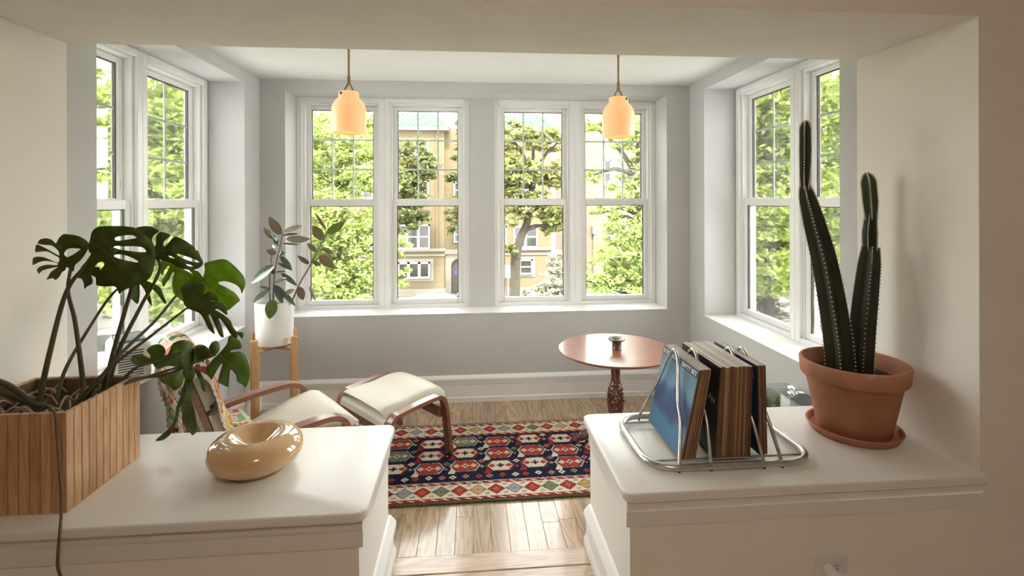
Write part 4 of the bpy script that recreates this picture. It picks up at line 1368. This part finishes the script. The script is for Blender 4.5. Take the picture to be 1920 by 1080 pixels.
def column(ctrl, rad, nr, m, name='stem', ph=0.0):
    pts = spline([at(*p) for p in ctrl], 9)
    n = len(pts)
    ns_ = nr * 6
    V, Fc = [], []
    sp = MB()
    spread = rad
    for i, p in enumerate(pts):
        a, b = pts[max(i - 1, 0)], pts[min(i + 1, n - 1)]
        t_ = (b - a).normalized()
        x_ = t_.cross(Vector((0, 1, 0))).normalized()
        y_ = x_.cross(t_).normalized()
        f = i / (n - 1) * (len(spread) - 1)
        k0 = int(min(f, len(spread) - 2))
        r_ = spread[k0] + (spread[k0 + 1] - spread[k0]) * (f - k0)
        for k in range(ns_):
            an = 2 * PI * k / ns_ + ph
            rib = abs(((k / 6) % 1.0) - 0.5) * 2           # 1 on the crest, 0 in the groove
            rr_ = r_ * (0.52 + 0.48 * rib ** 1.3)
            V.append(p + (x_ * math.cos(an) + y_ * math.sin(an)) * rr_ - CO)
            if k % 6 == 0 and r_ > 0.006:
                c_ = V[-1]
                q = (x_ * math.cos(an) + y_ * math.sin(an))
                tb = q.cross(t_)
                for step in (0.0,):
                    j = min(i + 1, n - 1)
                    cc = c_ + (pts[j] - p) * step
                    s_ = 0.0034
                    sp.add([cc + q * s_ * 1.5, cc + tb * s_ - q * 0.001, cc + t_ * s_ * 1.2, cc - tb * s_ - q * 0.001, cc - t_ * s_ * 1.2], [(0, 1, 2), (0, 2, 3), (0, 3, 4), (0, 4, 1)])
    for i in range(n - 1):
        for k in range(ns_):
            Fc.append((i * ns_ + k, i * ns_ + (k + 1) % ns_, (i + 1) * ns_ + (k + 1) % ns_, (i + 1) * ns_ + k))
    Fc.append(tuple((n - 1) * ns_ + k for k in range(ns_)))
    st_ = MB().add(V, Fc).obj(name, m, cac, 50)
    tag(sp.obj('spines', M['spine'], st_), kind='stuff')
    return st_


Yc = 1.875
column([(1576, 705, Yc), (1570, 640, Yc), (1560, 570, Yc), (1545, 490, Yc), (1527, 420, Yc), (1514, 372, Yc), (1509, 350, Yc)], [0.052, 0.052, 0.050, 0.046, 0.040, 0.030, 0.018], 5, M['cactus'], ph=0.3)
column([(1509, 356, Yc), (1510, 330, Yc), (1511, 285, Yc), (1511, 245, Yc), (1511, 233, Yc), (1511, 228, Yc)], [0.014, 0.019, 0.022, 0.020, 0.013, 0.004], 5, M['cactus'], ph=0.5)
Yc = 1.90
column([(1609, 705, Yc), (1612, 640, Yc), (1620, 560, Yc), (1627, 500, Yc), (1631, 465, Yc)], [0.049, 0.050, 0.047, 0.042, 0.032], 5, M['cactus'], ph=0.1)
column([(1632, 470, Yc), (1632, 440, Yc), (1634, 405, Yc)], [0.026, 0.028, 0.022], 5, M['cactus'], ph=0.7)
column([(1633, 412, Yc), (1631, 380, Yc), (1628, 345, Yc), (1626, 332, Yc), (1625, 326, Yc)], [0.020, 0.027, 0.027, 0.017, 0.005], 5, M['cactus_tip'], ph=0.2)

# wall socket with a plugged-in adapter
op = thing('wall_socket', 'white plastic wall socket plate on the half wall under the right ledge', 'socket', (1.180, 1.56, 0.383))
MB().box(-0.057, 0.057, -0.006, -0.0005, -0.035, 0.035, 0.003, 2).obj('cover_plate', M['plasticw'], op, 40)
for dx_ in (-0.02, 0.02):
    MB().box(dx_ - 0.013, dx_ + 0.013, -0.0085, -0.0062, -0.016, 0.016, 0.002, 2).obj('receptacle', M['plasticw'], op, 40)
for dz_ in (-0.006, 0.006):
    MB().box(0.012, 0.020, -0.0092, -0.0086, dz_ - 0.001, dz_ + 0.001).obj('slot', M['gasket'], op)
ad = MB().tube([(-0.022, -0.009, 0.004), (-0.020, -0.022, -0.001), (0.006, -0.045, -0.022)], [0.017, 0.019, 0.017], 14)
ad.obj('plug_adapter', M['plasticw'], None, 40, label='small white plug adapter sticking out of the wall socket', cat='plug', loc=(1.180, 1.56, 0.383))

# white air cleaner standing on the left window sill
ap = thing('air_purifier', 'white plastic air purifier with slotted vents and grey top on the left window sill', 'appliance', (-1.735, 2.70, ZS + 0.0045), R(38))
MB().box(-0.085, 0.085, -0.12, 0.12, 0, 0.195, 0.03, 4).obj('body', M['plasticw'], ap, 50)
MB().box(-0.062, 0.062, -0.095, 0.095, 0.1945, 0.205, 0.012, 3).obj('top_panel', M['plasticg'], ap, 50)
for k in range(11):
    z = 0.035 + k * 0.012
    MB().box(0.0845, 0.0865, -0.085, 0.085, z, z + 0.005).obj('vent_slot', M['gasket'], ap)
for k in range(11):
    z = 0.035 + k * 0.012
    MB().box(-0.05, 0.05, -0.1215, -0.1195, z, z + 0.005).obj('vent_slot', M['gasket'], ap)

# clear acrylic side table by the right wall
ac = thing('acrylic_side_table', 'clear acrylic side table by the right sunroom wall behind the ledge', 'table', (1.575, 2.43, 0))
MB().box(-0.165, 0.165, -0.20, 0.20, 0.565, 0.580, 0.002).obj('tabletop', M['clear'], ac)
for sx in (-1, 1):
    MB().box(sx * 0.1575 - 0.0075, sx * 0.1575 + 0.0075, -0.20, 0.20, 0.0, 0.564, 0.002).obj('side_panel', M['clear'], ac)
for (bx_, by_, hh) in ((-0.05, -0.05, 0.11), (0.06, 0.03, 0.09)):
    pass

# ceiling lamp of the room the camera stands in (behind the camera)
cl = thing('ceiling_lamp', 'flush round ceiling lamp with a warm glass bowl in the front room', 'lamp', (0.2, -0.55, 2.75))
MB().lathe([(0, 0), (0.20, 0), (0.20, -0.03), (0, -0.03)], 40).obj('ceiling_plate', M['brass'], cl, 40)
mm_, N_, L_, b_ = nt('lit_glass_bowl')
b_.inputs['Base Color'].default_value = (0.8, 0.7, 0.55, 1)
b_.inputs['Emission Color'].default_value = (1.0, 0.84, 0.66, 1)
b_.inputs['Emission Strength'].default_value = 34.0
MB().lathe([(0.185, -0.031), (0.17, -0.07), (0.12, -0.105), (0.05, -0.122), (0, -0.124)], 40).obj('glass_bowl', mm_, cl, 60)

# ------------------------------------------------------------------ outdoors, seen through the windows
ZG = -3.5
M['asphalt'] = mat('asphalt', (0.09, 0.09, 0.09), 0.9, 0.12, 2)
M['concrete'] = mat('concrete', (0.24, 0.235, 0.22), 0.9, 0.08, 2)
M['lawn'] = mat('lawn', (0.06, 0.09, 0.03), 0.95, 0.35, 3)
M['brick_yellow'] = brickmat('yellow_brick', (0.145, 0.11, 0.059), (0.123, 0.092, 0.048), (0.128, 0.106, 0.075))
M['brick_red'] = brickmat('rose_brick', (0.20, 0.13, 0.097), (0.165, 0.105, 0.077), (0.175, 0.145, 0.125))
M['limestone'] = mat('limestone', (0.185, 0.168, 0.137), 0.85, 0.08, 2)
M['whitepaint'] = mat('outdoor_white_paint', (0.34, 0.33, 0.31), 0.6, 0.04)
M['darkpane'] = mat('dark_window_glass', (0.035, 0.037, 0.034), 0.12, 0.4, 1.5)
M['greentile'] = mat('green_roof_tile', (0.12, 0.235, 0.14), 0.5, 0.25, 3)
M['doorwood'] = mat('dark_door', (0.07, 0.05, 0.045), 0.5, 0.2)
M['bluelight'] = mat('blue_sticker', (0.12, 0.08, 0.85), 0.4, 0.05)
M['bark'] = mat('bark', (0.045, 0.036, 0.028), 0.9, 0.35, 6, bump=0.5)
M['lf_bright'] = leafmat('leaves_bright', (0.115, 0.165, 0.035), (0.36, 0.40, 0.15), 0.42, 0.6)
M['lf_side'] = leafmat('leaves_side_brightened', (0.22, 0.30, 0.07), (0.60, 0.64, 0.27), 0.5, 0.6)  # brighter leaf copy: light the side trees lack is put into the colour
M['lf_olive'] = leafmat('leaves_olive', (0.05, 0.07, 0.02), (0.19, 0.20, 0.08), 0.35, 0.6)
M['lf_gold'] = leafmat('leaves_gold', (0.07, 0.09, 0.022), (0.34, 0.33, 0.13), 0.35, 0.6)
M['lf_white'] = leafmat('white_blossom', (0.15, 0.16, 0.08), (0.42, 0.40, 0.33), 0.3, 0.7)
M['carpaint'] = mat('silver_car_paint', (0.20, 0.23, 0.23), 0.25, 0.03, 3, metal=0.4, coat=0.8)
M['carwhite'] = mat('white_car_paint', (0.40, 0.40, 0.40), 0.25, 0.03, 3, coat=0.8)
M['tyre'] = mat('tyre_rubber', (0.03, 0.03, 0.03), 0.8, 0.1)
M['redlamp'] = mat('red_tail_lamp', (0.5, 0.02, 0.02), 0.3, 0.1)

struct('ground_lawn', MB().box(-300, 300, 4.6, 14.5, ZG - 0.3, ZG), M['lawn'])
struct('ground_street', MB().box(-300, 300, 14.5, 21.6, ZG - 0.4, ZG - 0.12), M['asphalt'])
struct('ground_sidewalk', MB().box(-300, 300, 21.6, 26.9, ZG - 0.3, ZG), M['concrete'])
struct('ground_far', MB().box(-300, 300, 26.9, 400, ZG - 0.3, ZG + 0.01), M['lawn'])

YF = 27.0
bld = thing('apartment_building', 'yellow brick apartment building with green tile roof and arched stone doorway', 'building', (at(850, 376, YF).x, YF, ZG))
BO = Vector(bld.location)


def fx(u): return at(u, 376, YF).x - BO.x
def fz(v, u=850): return at(u, v, YF).z - BO.z


def fbox(name, u0, u1, v0, v1, y0, y1, m, parent=bld):
    return MB().box(fx(u0), fx(u1), y0, y1, fz(v1), fz(v0)).obj(name, m, parent)


def fwindow(u0, u1, v0, v1, lights, rail=True, y=0.0, parent=bld, f=None, g=None):
    f, g = f or fx, g or fz
    fr = MB()
    x0, x1, z0, z1 = f(u0), f(u1), g(v1), g(v0)
    t_ = 0.09
    fr.box(x0, x0 + t_, y - 0.06, y + 0.08, z0, z1).box(x1 - t_, x1, y - 0.06, y + 0.08, z0, z1).box(x0, x1, y - 0.06, y + 0.08, z1 - t_, z1).box(x0, x1, y - 0.10, y + 0.08, z0, z0 + t_)
    wl = (x1 - x0) / lights
    for k in range(1, lights):
        fr.box(x0 + wl * k - 0.07, x0 + wl * k + 0.07, y - 0.06, y + 0.08, z0, z1)
    if rail:
        fr.box(x0, x1, y - 0.05, y + 0.08, (z0 + z1) / 2 - 0.035, (z0 + z1) / 2 + 0.035)
    o = fr.obj('window', M['whitepaint'], parent)
    for k in range(lights):
        MB().box(x0 + wl * k + 0.06, x0 + wl * (k + 1) - 0.06, y - 0.02, y - 0.005, z0 + 0.06, z1 - 0.06).obj('pane', M['darkpane'], o)


zt = fz(245)
# two projecting bays and the recessed entrance wall between them
for (u0, u1) in ((560, 833), (905, 1033)):
    MB().box(fx(u0), fx(u1), 0.0, 9.0, 0, zt).obj('brick_bay', M['brick_yellow'], bld)
    MB().box(fx(u0) - 0.05, fx(u1) + 0.05, -0.14, 9.0, fz(470), fz(465)).obj('belt_course', M['limestone'], bld)
    MB().box(fx(u0) - 0.03, fx(u1) + 0.03, -0.07, 9.0, fz(479), fz(476)).obj('belt_course', M['limestone'], bld)
    MB().box(fx(u0) - 0.03, fx(u1) + 0.03, -0.08, 9.0, 0, fz(540)).obj('plinth', M['limestone'], bld)
    MB().box(fx(u0) - 0.25, fx(u1) + 0.25, -0.35, 9.3, zt, zt + 0.18).obj('cornice', M['whitepaint'], bld)
    x0, x1, zr = fx(u0) - 0.3, fx(u1) + 0.3, fz(207)
    dz = zr - zt - 0.18
    rise = 1.6
    hip = 0.75
    MB().add([(x0, -0.4, zt + 0.18), (x1, -0.4, zt + 0.18), (x1, 9.4, zt + 0.18), (x0, 9.4, zt + 0.18), (x0 + hip, rise - 0.4, zr), (x1 - hip, rise - 0.4, zr), (x1 - hip, 8, zr), (x0 + hip, 8, zr)],
             [(0, 1, 5, 4), (1, 2, 6, 5), (2, 3, 7, 6), (3, 0, 4, 7), (4, 5, 6, 7), (3, 2, 1, 0)]).obj('roof', M['greentile'], bld)
    tiles = MB()
    nrow = 6
    for rI in range(nrow):
        f0, f1 = rI / nrow, (rI + 1) / nrow
        a0, a1 = x0 + hip * f0 + 0.1, x1 - hip * f0 - 0.1
        nt_ = int((a1 - a0) / 0.24)
        for k in range(nt_):
            xa = a0 + (a1 - a0) * (k + 0.5) / nt_
            p0 = Vector((xa, -0.4 + rise * f0 - 0.05, zt + 0.18 + dz * f0 + 0.05))
            p1 = Vector((xa, -0.4 + rise * f1 - 0.02, zt + 0.18 + dz * f1 + 0.02))
            tiles.tube([p0, p1], [0.085, 0.06], 5)
    tag(tiles.obj('roof_tiles', M['greentile'], bld), kind='stuff')
MB().box(fx(833), fx(905), 0.5, 9.0, 0, fz(238)).obj('entrance_wall', M['brick_yellow'], bld)
# entrance surround: stone slab with arched opening
ex = MB()
xc, hw_, zs, za = fx(860), 0.42, fz(545), fz(500)
arcp = [(xc - hw_, 0.0)] + [(xc - hw_ * math.cos(PI * k / 12), za + hw_ * 1.0 * math.sin(PI * k / 12)) for k in range(13)] + [(xc + hw_, 0.0)]
outer = [(fx(834), 0.0), (fx(834), fz(472)), (fx(886), fz(472)), (fx(886), 0.0)]
ring = [(fx(834), 0.0)] + [(fx(834) + (fx(886) - fx(834)) * k / 12, fz(472)) for k in range(13)] + [(fx(886), 0.0)]
V, Fc = [], []
for (x_, z_), (xo, zo) in zip(arcp, ring):
    V += [(x_, 0.15, z_), (xo, 0.15, zo), (x_, 0.48, z_), (xo, 0.48, zo)]
for k in range(len(arcp) - 1):
    a, b = 4 * k, 4 * (k + 1)
    Fc += [(a, a + 1, b + 1, b), (a + 2, b + 2, b + 3, a + 3), (a, b, b + 2, a + 2), (a + 1, a + 3, b + 3, b + 1)]
ex.add(V, Fc).obj('door_surround', M['limestone'], bld)
MB().box(fx(834) - 0.1, fx(886) + 0.1, 0.02, 0.48, fz(476), fz(468)).obj('door_cornice', M['limestone'], bld)
dr_ = MB().box(xc - hw_ - 0.02, xc + hw_ + 0.02, 0.40, 0.46, 0.05, za + hw_).obj('front_door', M['doorwood'], bld)
MB().box(fx(852), fx(855.5), 0.36, 0.399, fz(516), fz(509)).obj('blue_notice', M['bluelight'], dr_)
MB().tube([(fx(819.5), -0.06, fz(466)), (fx(819.5), -0.06, zt)], 0.06, 8).obj('downpipe', M['brick_yellow'], bld)
fbox('window_surround', 741, 813, 484, 526, -0.05, 0.02, M['limestone'])
fwindow(746, 806, 490, 520, 3, False, -0.08)
fwindow(741, 806, 420, 466, 3, True)
fwindow(778, 804, 338, 373, 2, True)
fwindow(741, 770, 338, 373, 2, True)
fwindow(778, 804, 262, 292, 2, True)
fwindow(850, 874, 425, 456, 2, True, 0.5)
fwindow(850, 874, 340, 372, 2, True, 0.5)
fwindow(640, 700, 420, 466, 3, True)
fwindow(640, 700, 338, 373, 3, True)
fbox('window_surround', 968, 1003, 483, 521, -0.05, 0.02, M['limestone'])
fwindow(973, 998, 487, 516, 1, True, -0.08)
fwindow(962, 1008, 424, 466, 2, True)
fwindow(962, 1008, 338, 373, 2, True)
fwindow(925, 950, 424, 466, 2, True)
lat = MB()  # dark boxes put in for the shade inside the brick lattice's holes
for rI in range(7):
    for k in range(12):
        lat.box(fx(769 + k * 3.1 + (rI % 2) * 1.55), fx(769 + k * 3.1 + (rI % 2) * 1.55 + 1.5), -0.03, -0.004, fz(394 + rI * 2.6 + 1.3), fz(394 + rI * 2.6))
tag(lat.obj('lattice_hole_shade', M['bark'], bld), kind='stuff')

# rose brick house further right
YC_ = 33.0
hc_ = thing('brick_house', 'rose-coloured brick house with a grey downpipe beyond the bright green tree', 'building', (at(1170, 376, YC_).x, YC_, ZG))
HO_ = Vector(hc_.location)
gx = lambda u: at(u, 376, YC_).x - HO_.x
gz = lambda v: at(1150, v, YC_).z - HO_.z
MB().box(gx(1088), gx(1262), 0, 10, 0, gz(232)).obj('brick_wall', M['brick_red'], hc_)
MB().box(gx(1084), gx(1266), -0.3, 10.3, gz(232), gz(226)).obj('cornice', M['limestone'], hc_)
MB().tube([(gx(1113.5), -0.09, gz(560)), (gx(1113.5), -0.09, gz(438))], 0.085, 8).obj('downpipe', M['concrete'], hc_)
MB().box(gx(1109), gx(1117), -0.35, -0.001, gz(438), gz(424)).obj('pipe_box', M['whitepaint'], hc_)
fwindow(1132, 1146, 300, 350, 1, True, 0, hc_, gx, gz)
fwindow(1132, 1146, 424, 460, 1, True, 0, hc_, gx, gz)
fwindow(1160, 1185, 300, 350, 2, True, 0, hc_, gx, gz)


def tree(name, label, base, path, blobs, n, size, m, seed, cat='tree', squash=0.8, trunk=0.14, group=None):
    """Trunk with limbs to each crown lump; the leaves are single small blades."""
    g = np.random.default_rng(seed)
    root = thing(name, label, cat, base, 0, group)
    B0 = Vector(base)
    tk = MB()
    tp_ = spline([B0] + [Vector(p) for p in path], 6)
    tk.tube([p - B0 for p in tp_], [trunk * (1 - 0.55 * i / (len(tp_) - 1)) for i in range(len(tp_))], 9)
    top_ = tp_[-1]
    tk.obj('trunk', M['bark'], root, 60)
    for c_, r_ in blobs:
        c_ = Vector(c_)
        st_ = min(tp_, key=lambda p: (p - c_).length + (5 if p.z > c_.z else 0))
        mid_ = (st_ + c_) / 2 + Vector((0, 0, 0.12))
        lp_ = spline([st_, mid_, c_, c_ + (c_ - st_).normalized() * r_ * 0.5], 4)
        MB().tube([p - B0 for p in lp_], [trunk * 0.38 * (1 - 0.85 * i / (len(lp_) - 1)) for i in range(len(lp_))], 6).obj('limb', M['bark'], root, 60)
    vol = np.array([r_ ** 2.4 for _, r_ in blobs])
    cnt = (n * vol / vol.sum()).astype(int)
    Vs, Fs = [], []
    for (c_, r_), k in zip(blobs, cnt):
        nsub = max(6, k // 45)                                   # leaves sit in sprays, with air between
        d_ = g.normal(size=(nsub, 3))
        d_ /= np.linalg.norm(d_, axis=1)[:, None]
        sc_ = d_ * (g.random(nsub) ** 0.45 * r_)[:, None] * np.array([1, 1, squash]) + np.array(c_)
        idx = g.integers(0, nsub, k)
        P_ = sc_[idx] + g.normal(size=(k, 3)) * np.array([1, 1, 0.45]) * r_ * 0.13
        ax = g.normal(size=(k, 3)) * np.array([1, 1, 0.55])
        ax /= np.linalg.norm(ax, axis=1)[:, None]
        nn = g.normal(size=(k, 3)) * 0.6 + np.array([0, -0.35, 0.8])
        sd_ = np.cross(ax, nn)
        sd_ /= np.linalg.norm(sd_, axis=1)[:, None] + 1e-9
        ln = (size * g.uniform(0.6, 1.3, k))[:, None]
        Q = np.stack([P_ - ax * ln * 0.5, P_ + sd_ * ln * 0.24, P_ + ax * ln * 0.5, P_ - sd_ * ln * 0.24], 1) - np.array(B0)
        Vs.append(Q.reshape(-1, 3))
    V_ = np.concatenate(Vs)
    Fq = np.arange(len(V_)).reshape(-1, 4)
    me = bpy.data.meshes.new('foliage')
    me.from_pydata(V_.tolist(), [], Fq.tolist())
    me.materials.append(m)
    tag(link('foliage', me, root), kind='stuff')
    return root


def blobs_px(lst): return [(at(u, v, Y), r) for u, v, Y, r in lst]


def gp(u, Y): return Vector((at(u, 376, Y).x, Y, ZG))


TG = 'street trees outside'
tree('leafy_tree', 'bright green tree close outside the window by the rubber plant', gp(620, 9.5), [at(630, 640, 9.5), at(640, 480, 9.5), at(640, 330, 9.6)],
     blobs_px([(640, 250, 9.5, .75), (590, 330, 9.6, .75), (685, 330, 9.4, .65), (620, 410, 9.2, .75), (680, 440, 9.2, .65), (570, 450, 9.4, .7), (640, 500, 9.0, .75), (590, 545, 9.0, .7), (690, 545, 9.2, .6), (720, 480, 9.4, .40), (748, 520, 9.3, .28), (745, 460, 9.4, .26), (560, 250, 9.8, .7), (690, 230, 10, .45)]),
     26000, 0.10, M['lf_bright'], 1, group=TG)
tree('leafy_tree', 'olive green tree standing before the yellow brick building', gp(735, 23.3), [at(740, 470, 23.3), at(752, 380, 23.3), at(765, 310, 23.3)],
     blobs_px([(765, 290, 23.3, 1.04), (790, 320, 23.3, 0.92), (752, 345, 23.1, 1.17), (775, 365, 23.3, 0.92), (755, 405, 23.3, 0.98), (785, 420, 23.5, 0.61), (735, 300, 23.3, 1.10), (800, 292, 23.3, 0.55)]), 11000, 0.21, M['lf_olive'], 2, group=TG)
tree('leafy_tree', 'olive green tree beside the arched stone doorway', gp(892, 23.6), [at(890, 470, 23.6), at(885, 380, 23.6), at(880, 310, 23.6)],
     blobs_px([(868, 290, 23.6, 0.59), (862, 335, 23.6, 0.65), (860, 410, 23.6, 0.71), (848, 428, 23.6, 0.45), (868, 450, 23.6, 0.53), (890, 380, 23.6, 1.06), (872, 240, 23.6, 0.59)]), 6000, 0.20, M['lf_olive'], 3, group=TG)
tree('leafy_tree', 'golden green tree with a dark leaning trunk near the white sign', gp(962, 13.7), [at(966, 500, 13.7), at(975, 450, 13.7), at(990, 410, 13.7), at(1000, 330, 13.7)],
     blobs_px([(955, 255, 13.7, 0.57), (1000, 262, 13.7, 0.53), (1045, 268, 13.7, 0.53), (965, 320, 13.5, 0.66), (1015, 325, 13.7, 0.66), (1055, 330, 13.7, 0.49), (985, 375, 13.5, 0.62), (1035, 395, 13.7, 0.53), (1050, 430, 13.8, 0.34), (945, 400, 13.5, 0.53), (948, 470, 13.4, 0.35), (1030, 430, 13.9, 0.28), (930, 330, 13.7, 0.71)]),
     13000, 0.17, M['lf_gold'], 4, group=TG, trunk=0.17)
tree('leafy_tree', 'bright green tree close outside the window above the round table', gp(1215, 8.5), [at(1212, 620, 8.5), at(1205, 480, 8.5), at(1195, 330, 8.6)],
     blobs_px([(1200, 250, 8.6, .55), (1225, 320, 8.6, .6), (1190, 350, 8.5, .40), (1200, 430, 8.4, .6), (1160, 490, 8.3, .50), (1205, 500, 8.2, .65), (1120, 530, 8.2, .42), (1170, 550, 8.2, .55), (1112, 235, 8.8, .35), (1108, 330, 9.0, .30), (1250, 430, 8.4, .8), (1125, 400, 8.8, .26), (1150, 410, 8.6, .24), (1240, 220, 8.8, .7)]),
     24000, 0.085, M['lf_bright'], 5, group=TG)
tree('leafy_tree', 'green tree filling the left side windows behind the monstera', gp(250, 8.0), [at(260, 560, 8.0), at(270, 400, 8.0), at(280, 260, 8.0)],
     blobs_px([(178, 250, 8.2, .70), (192, 300, 8.3, .70), (182, 350, 8.2, .70), (196, 400, 8.2, .65), (184, 450, 8.2, .65), (210, 500, 8.2, .6), (240, 250, 8.3, .6), (240, 420, 8.3, .6), (190, 210, 8.0, 0.84), (200, 310, 7.8, 0.84), (300, 190, 8.1, 0.84), (320, 280, 8.0, 0.84), (260, 330, 7.8, 0.93), (340, 380, 7.9, 0.84), (300, 450, 7.7, 0.84), (350, 500, 7.7, 0.76), (290, 540, 7.7, 0.67), (400, 300, 8.3, 1.01), (380, 560, 7.9, 0.67), (170, 170, 8.1, 0.42)]),
     56000, 0.12, M['lf_side'], 6, group=TG)
tree('leafy_tree', 'green tree with a thick forked limb outside the right side windows', gp(1440, 9.0), [at(1442, 480, 9.0), at(1446, 340, 9.0), at(1430, 260, 9.0), at(1418, 225, 9.0)],
     blobs_px([(1430, 190, 9.2, 1.0), (1470, 250, 9.4, .9), (1420, 300, 9.5, .8), (1400, 400, 9.4, 1.0), (1460, 400, 9.2, 1.0), (1440, 480, 9.2, .9), (1540, 170, 9.0, 1.0), (1550, 260, 9.0, 1.0), (1545, 360, 9.0, 1.0), (1550, 450, 9.0, .9), (1490, 520, 9.3, .6), (1380, 250, 9.8, .9)]),
     46000, 0.13, M['lf_side'], 7, group=TG, trunk=0.11)
tree('leafy_tree', 'farther green tree across the street beyond the left side windows', gp(205, 23.5), [at(205, 470, 23.5), at(208, 400, 23.5), at(205, 330, 23.5)],
     blobs_px([(190, 300, 23.5, 1.9), (225, 350, 23.5, 1.9), (180, 400, 23.5, 1.9), (215, 440, 23, 1.8), (185, 480, 23, 1.6), (225, 510, 22.8, 1.3), (160, 340, 23.5, 1.9), (250, 430, 23.5, 1.7), (180, 530, 22.8, 1.2)]),
     16000, 0.28, M['lf_side'], 12, group=TG, trunk=0.25)
tree('flowering_shrub', 'pale flowering shrub growing against the yellow brick bay', gp(1030, 22.5), [at(1030, 545, 22.5), at(1032, 525, 22.5)],
     blobs_px([(1045, 490, 23, .7), (1050, 520, 22.5, .8), (1030, 535, 22, .65), (1005, 545, 21.8, .45), (985, 552, 21.6, .35), (1065, 540, 22, .8)]), 6000, 0.17, M['lf_white'], 8, 'shrub', trunk=0.06)
tree('flowering_shrub', 'white flowering shrub below the right side windows', gp(1425, 10.0), [at(1425, 600, 10), at(1428, 570, 10)],
     blobs_px([(1420, 560, 10, .32), (1440, 575, 10, .35), (1405, 575, 10, .3), (1465, 590, 10, .3)]), 3500, 0.08, M['lf_white'], 9, 'shrub', trunk=0.04)

# estate sign on a post
sp_ = thing('yard_sign', 'small white board on a thin leaning post by the tree trunk', 'sign', gp(957, 13.0))
SB = Vector(sp_.location)
MB().tube([(0, 0, 0), at(948, 512, 13.0) - SB], 0.022, 8).obj('post', M['doorwood'], sp_)
c0 = at(948.5, 509, 12.95) - SB
MB().box(c0.x - 0.11, c0.x + 0.11, c0.y - 0.02, c0.y, c0.z - 0.17, c0.z + 0.17, 0.01).obj('board', M['whitepaint'], sp_)


def car(label, loc, rz, paint):
    r_ = thing('parked_car', label, 'car', loc, rz, 'parked cars')
    side = [(-2.15, 0.35), (-2.2, 0.62), (-2.05, 0.86), (-1.2, 0.95), (1.55, 0.98), (2.1, 0.90), (2.2, 0.60), (2.12, 0.32)]
    MB().add([(x_, s_ * 0.88, z_) for s_ in (-1, 1) for x_, z_ in side], [tuple(range(8)), tuple(range(15, 7, -1))] + [(k, (k + 1) % 8, 8 + (k + 1) % 8, 8 + k) for k in range(8)]).obj('body', paint, r_, 35)
    V_, Fc_ = [], []
    secs = [(-1.25, 0.95, 0.80), (-0.95, 1.12, 0.76), (-0.45, 1.36, 0.68), (0.0, 1.44, 0.65), (0.6, 1.44, 0.64), (1.1, 1.36, 0.64), (1.5, 1.18, 0.70), (1.75, 0.98, 0.78)]
    for x_, z_, hw2 in secs:
        V_ += [(x_, -0.80, 0.94), (x_, -hw2, z_ - 0.03), (x_, -hw2 + 0.1, z_), (x_, hw2 - 0.1, z_), (x_, hw2, z_ - 0.03), (x_, 0.80, 0.94)]
    for i in range(len(secs) - 1):
        for k in range(5):
            Fc_.append((i * 6 + k, i * 6 + k + 1, (i + 1) * 6 + k + 1, (i + 1) * 6 + k))
    MB().add(V_, Fc_).obj('cabin_glass', M['darkpane'], r_, 30)
    rf_ = MB()
    V_, Fc_ = [], []
    for x_, z_, hw2 in secs[2:6]:
        V_ += [(x_, -hw2 - 0.005, z_ - 0.03), (x_, -hw2 + 0.1, z_ + 0.012), (x_, 0, z_ + 0.03), (x_, hw2 - 0.1, z_ + 0.012), (x_, hw2 + 0.005, z_ - 0.03)]
    for i in range(3):
        for k in range(4):
            Fc_.append((i * 5 + k, i * 5 + k + 1, (i + 1) * 5 + k + 1, (i + 1) * 5 + k))
    rf_.add(V_, Fc_).obj('roof', paint, r_, 40)
    for sy in (-1, 1):
        for (a_, b_) in (((-1.25, 0.95), (-0.45, 1.34)), ((1.1, 1.34), (1.75, 0.98)), ((0.35, 0.95), (0.30, 1.40))):
            MB().tube([(a_[0], sy * 0.79, a_[1]), (b_[0], sy * 0.675, b_[1])], 0.035, 6).obj('pillar', paint, r_)
        for x_ in (-1.35, 1.35):
            wh = MB().lathe([(0, -0.1), (0.2, -0.1), (0.31, -0.08), (0.32, 0.08), (0.2, 0.1), (0, 0.1)], 24)
            wh.v = [(p[0] + x_, sy * 0.82 + p[2], 0.32 + p[1]) for p in wh.v]
            wh.obj('wheel', M['tyre'], r_, 40)
        MB().box(2.12, 2.21, sy * 0.7 - 0.14, sy * 0.7 + 0.14, 0.65, 0.80).obj('tail_lamp', M['redlamp'], r_)
    return r_


zc_ = ZG - 0.119
car('silver parked car seen below the arched stone doorway', (at(803, 376, 20.0).x, 20.2, zc_), R(0), M['carpaint'])
car('white parked car beyond the right side windows with red tail lamp', (at(1415, 376, 15.8).x, 15.9, zc_), R(180), M['carwhite'])
car('white parked car beyond the left side windows', (at(215, 376, 15.8).x, 15.9, zc_), R(0), M['carwhite'])
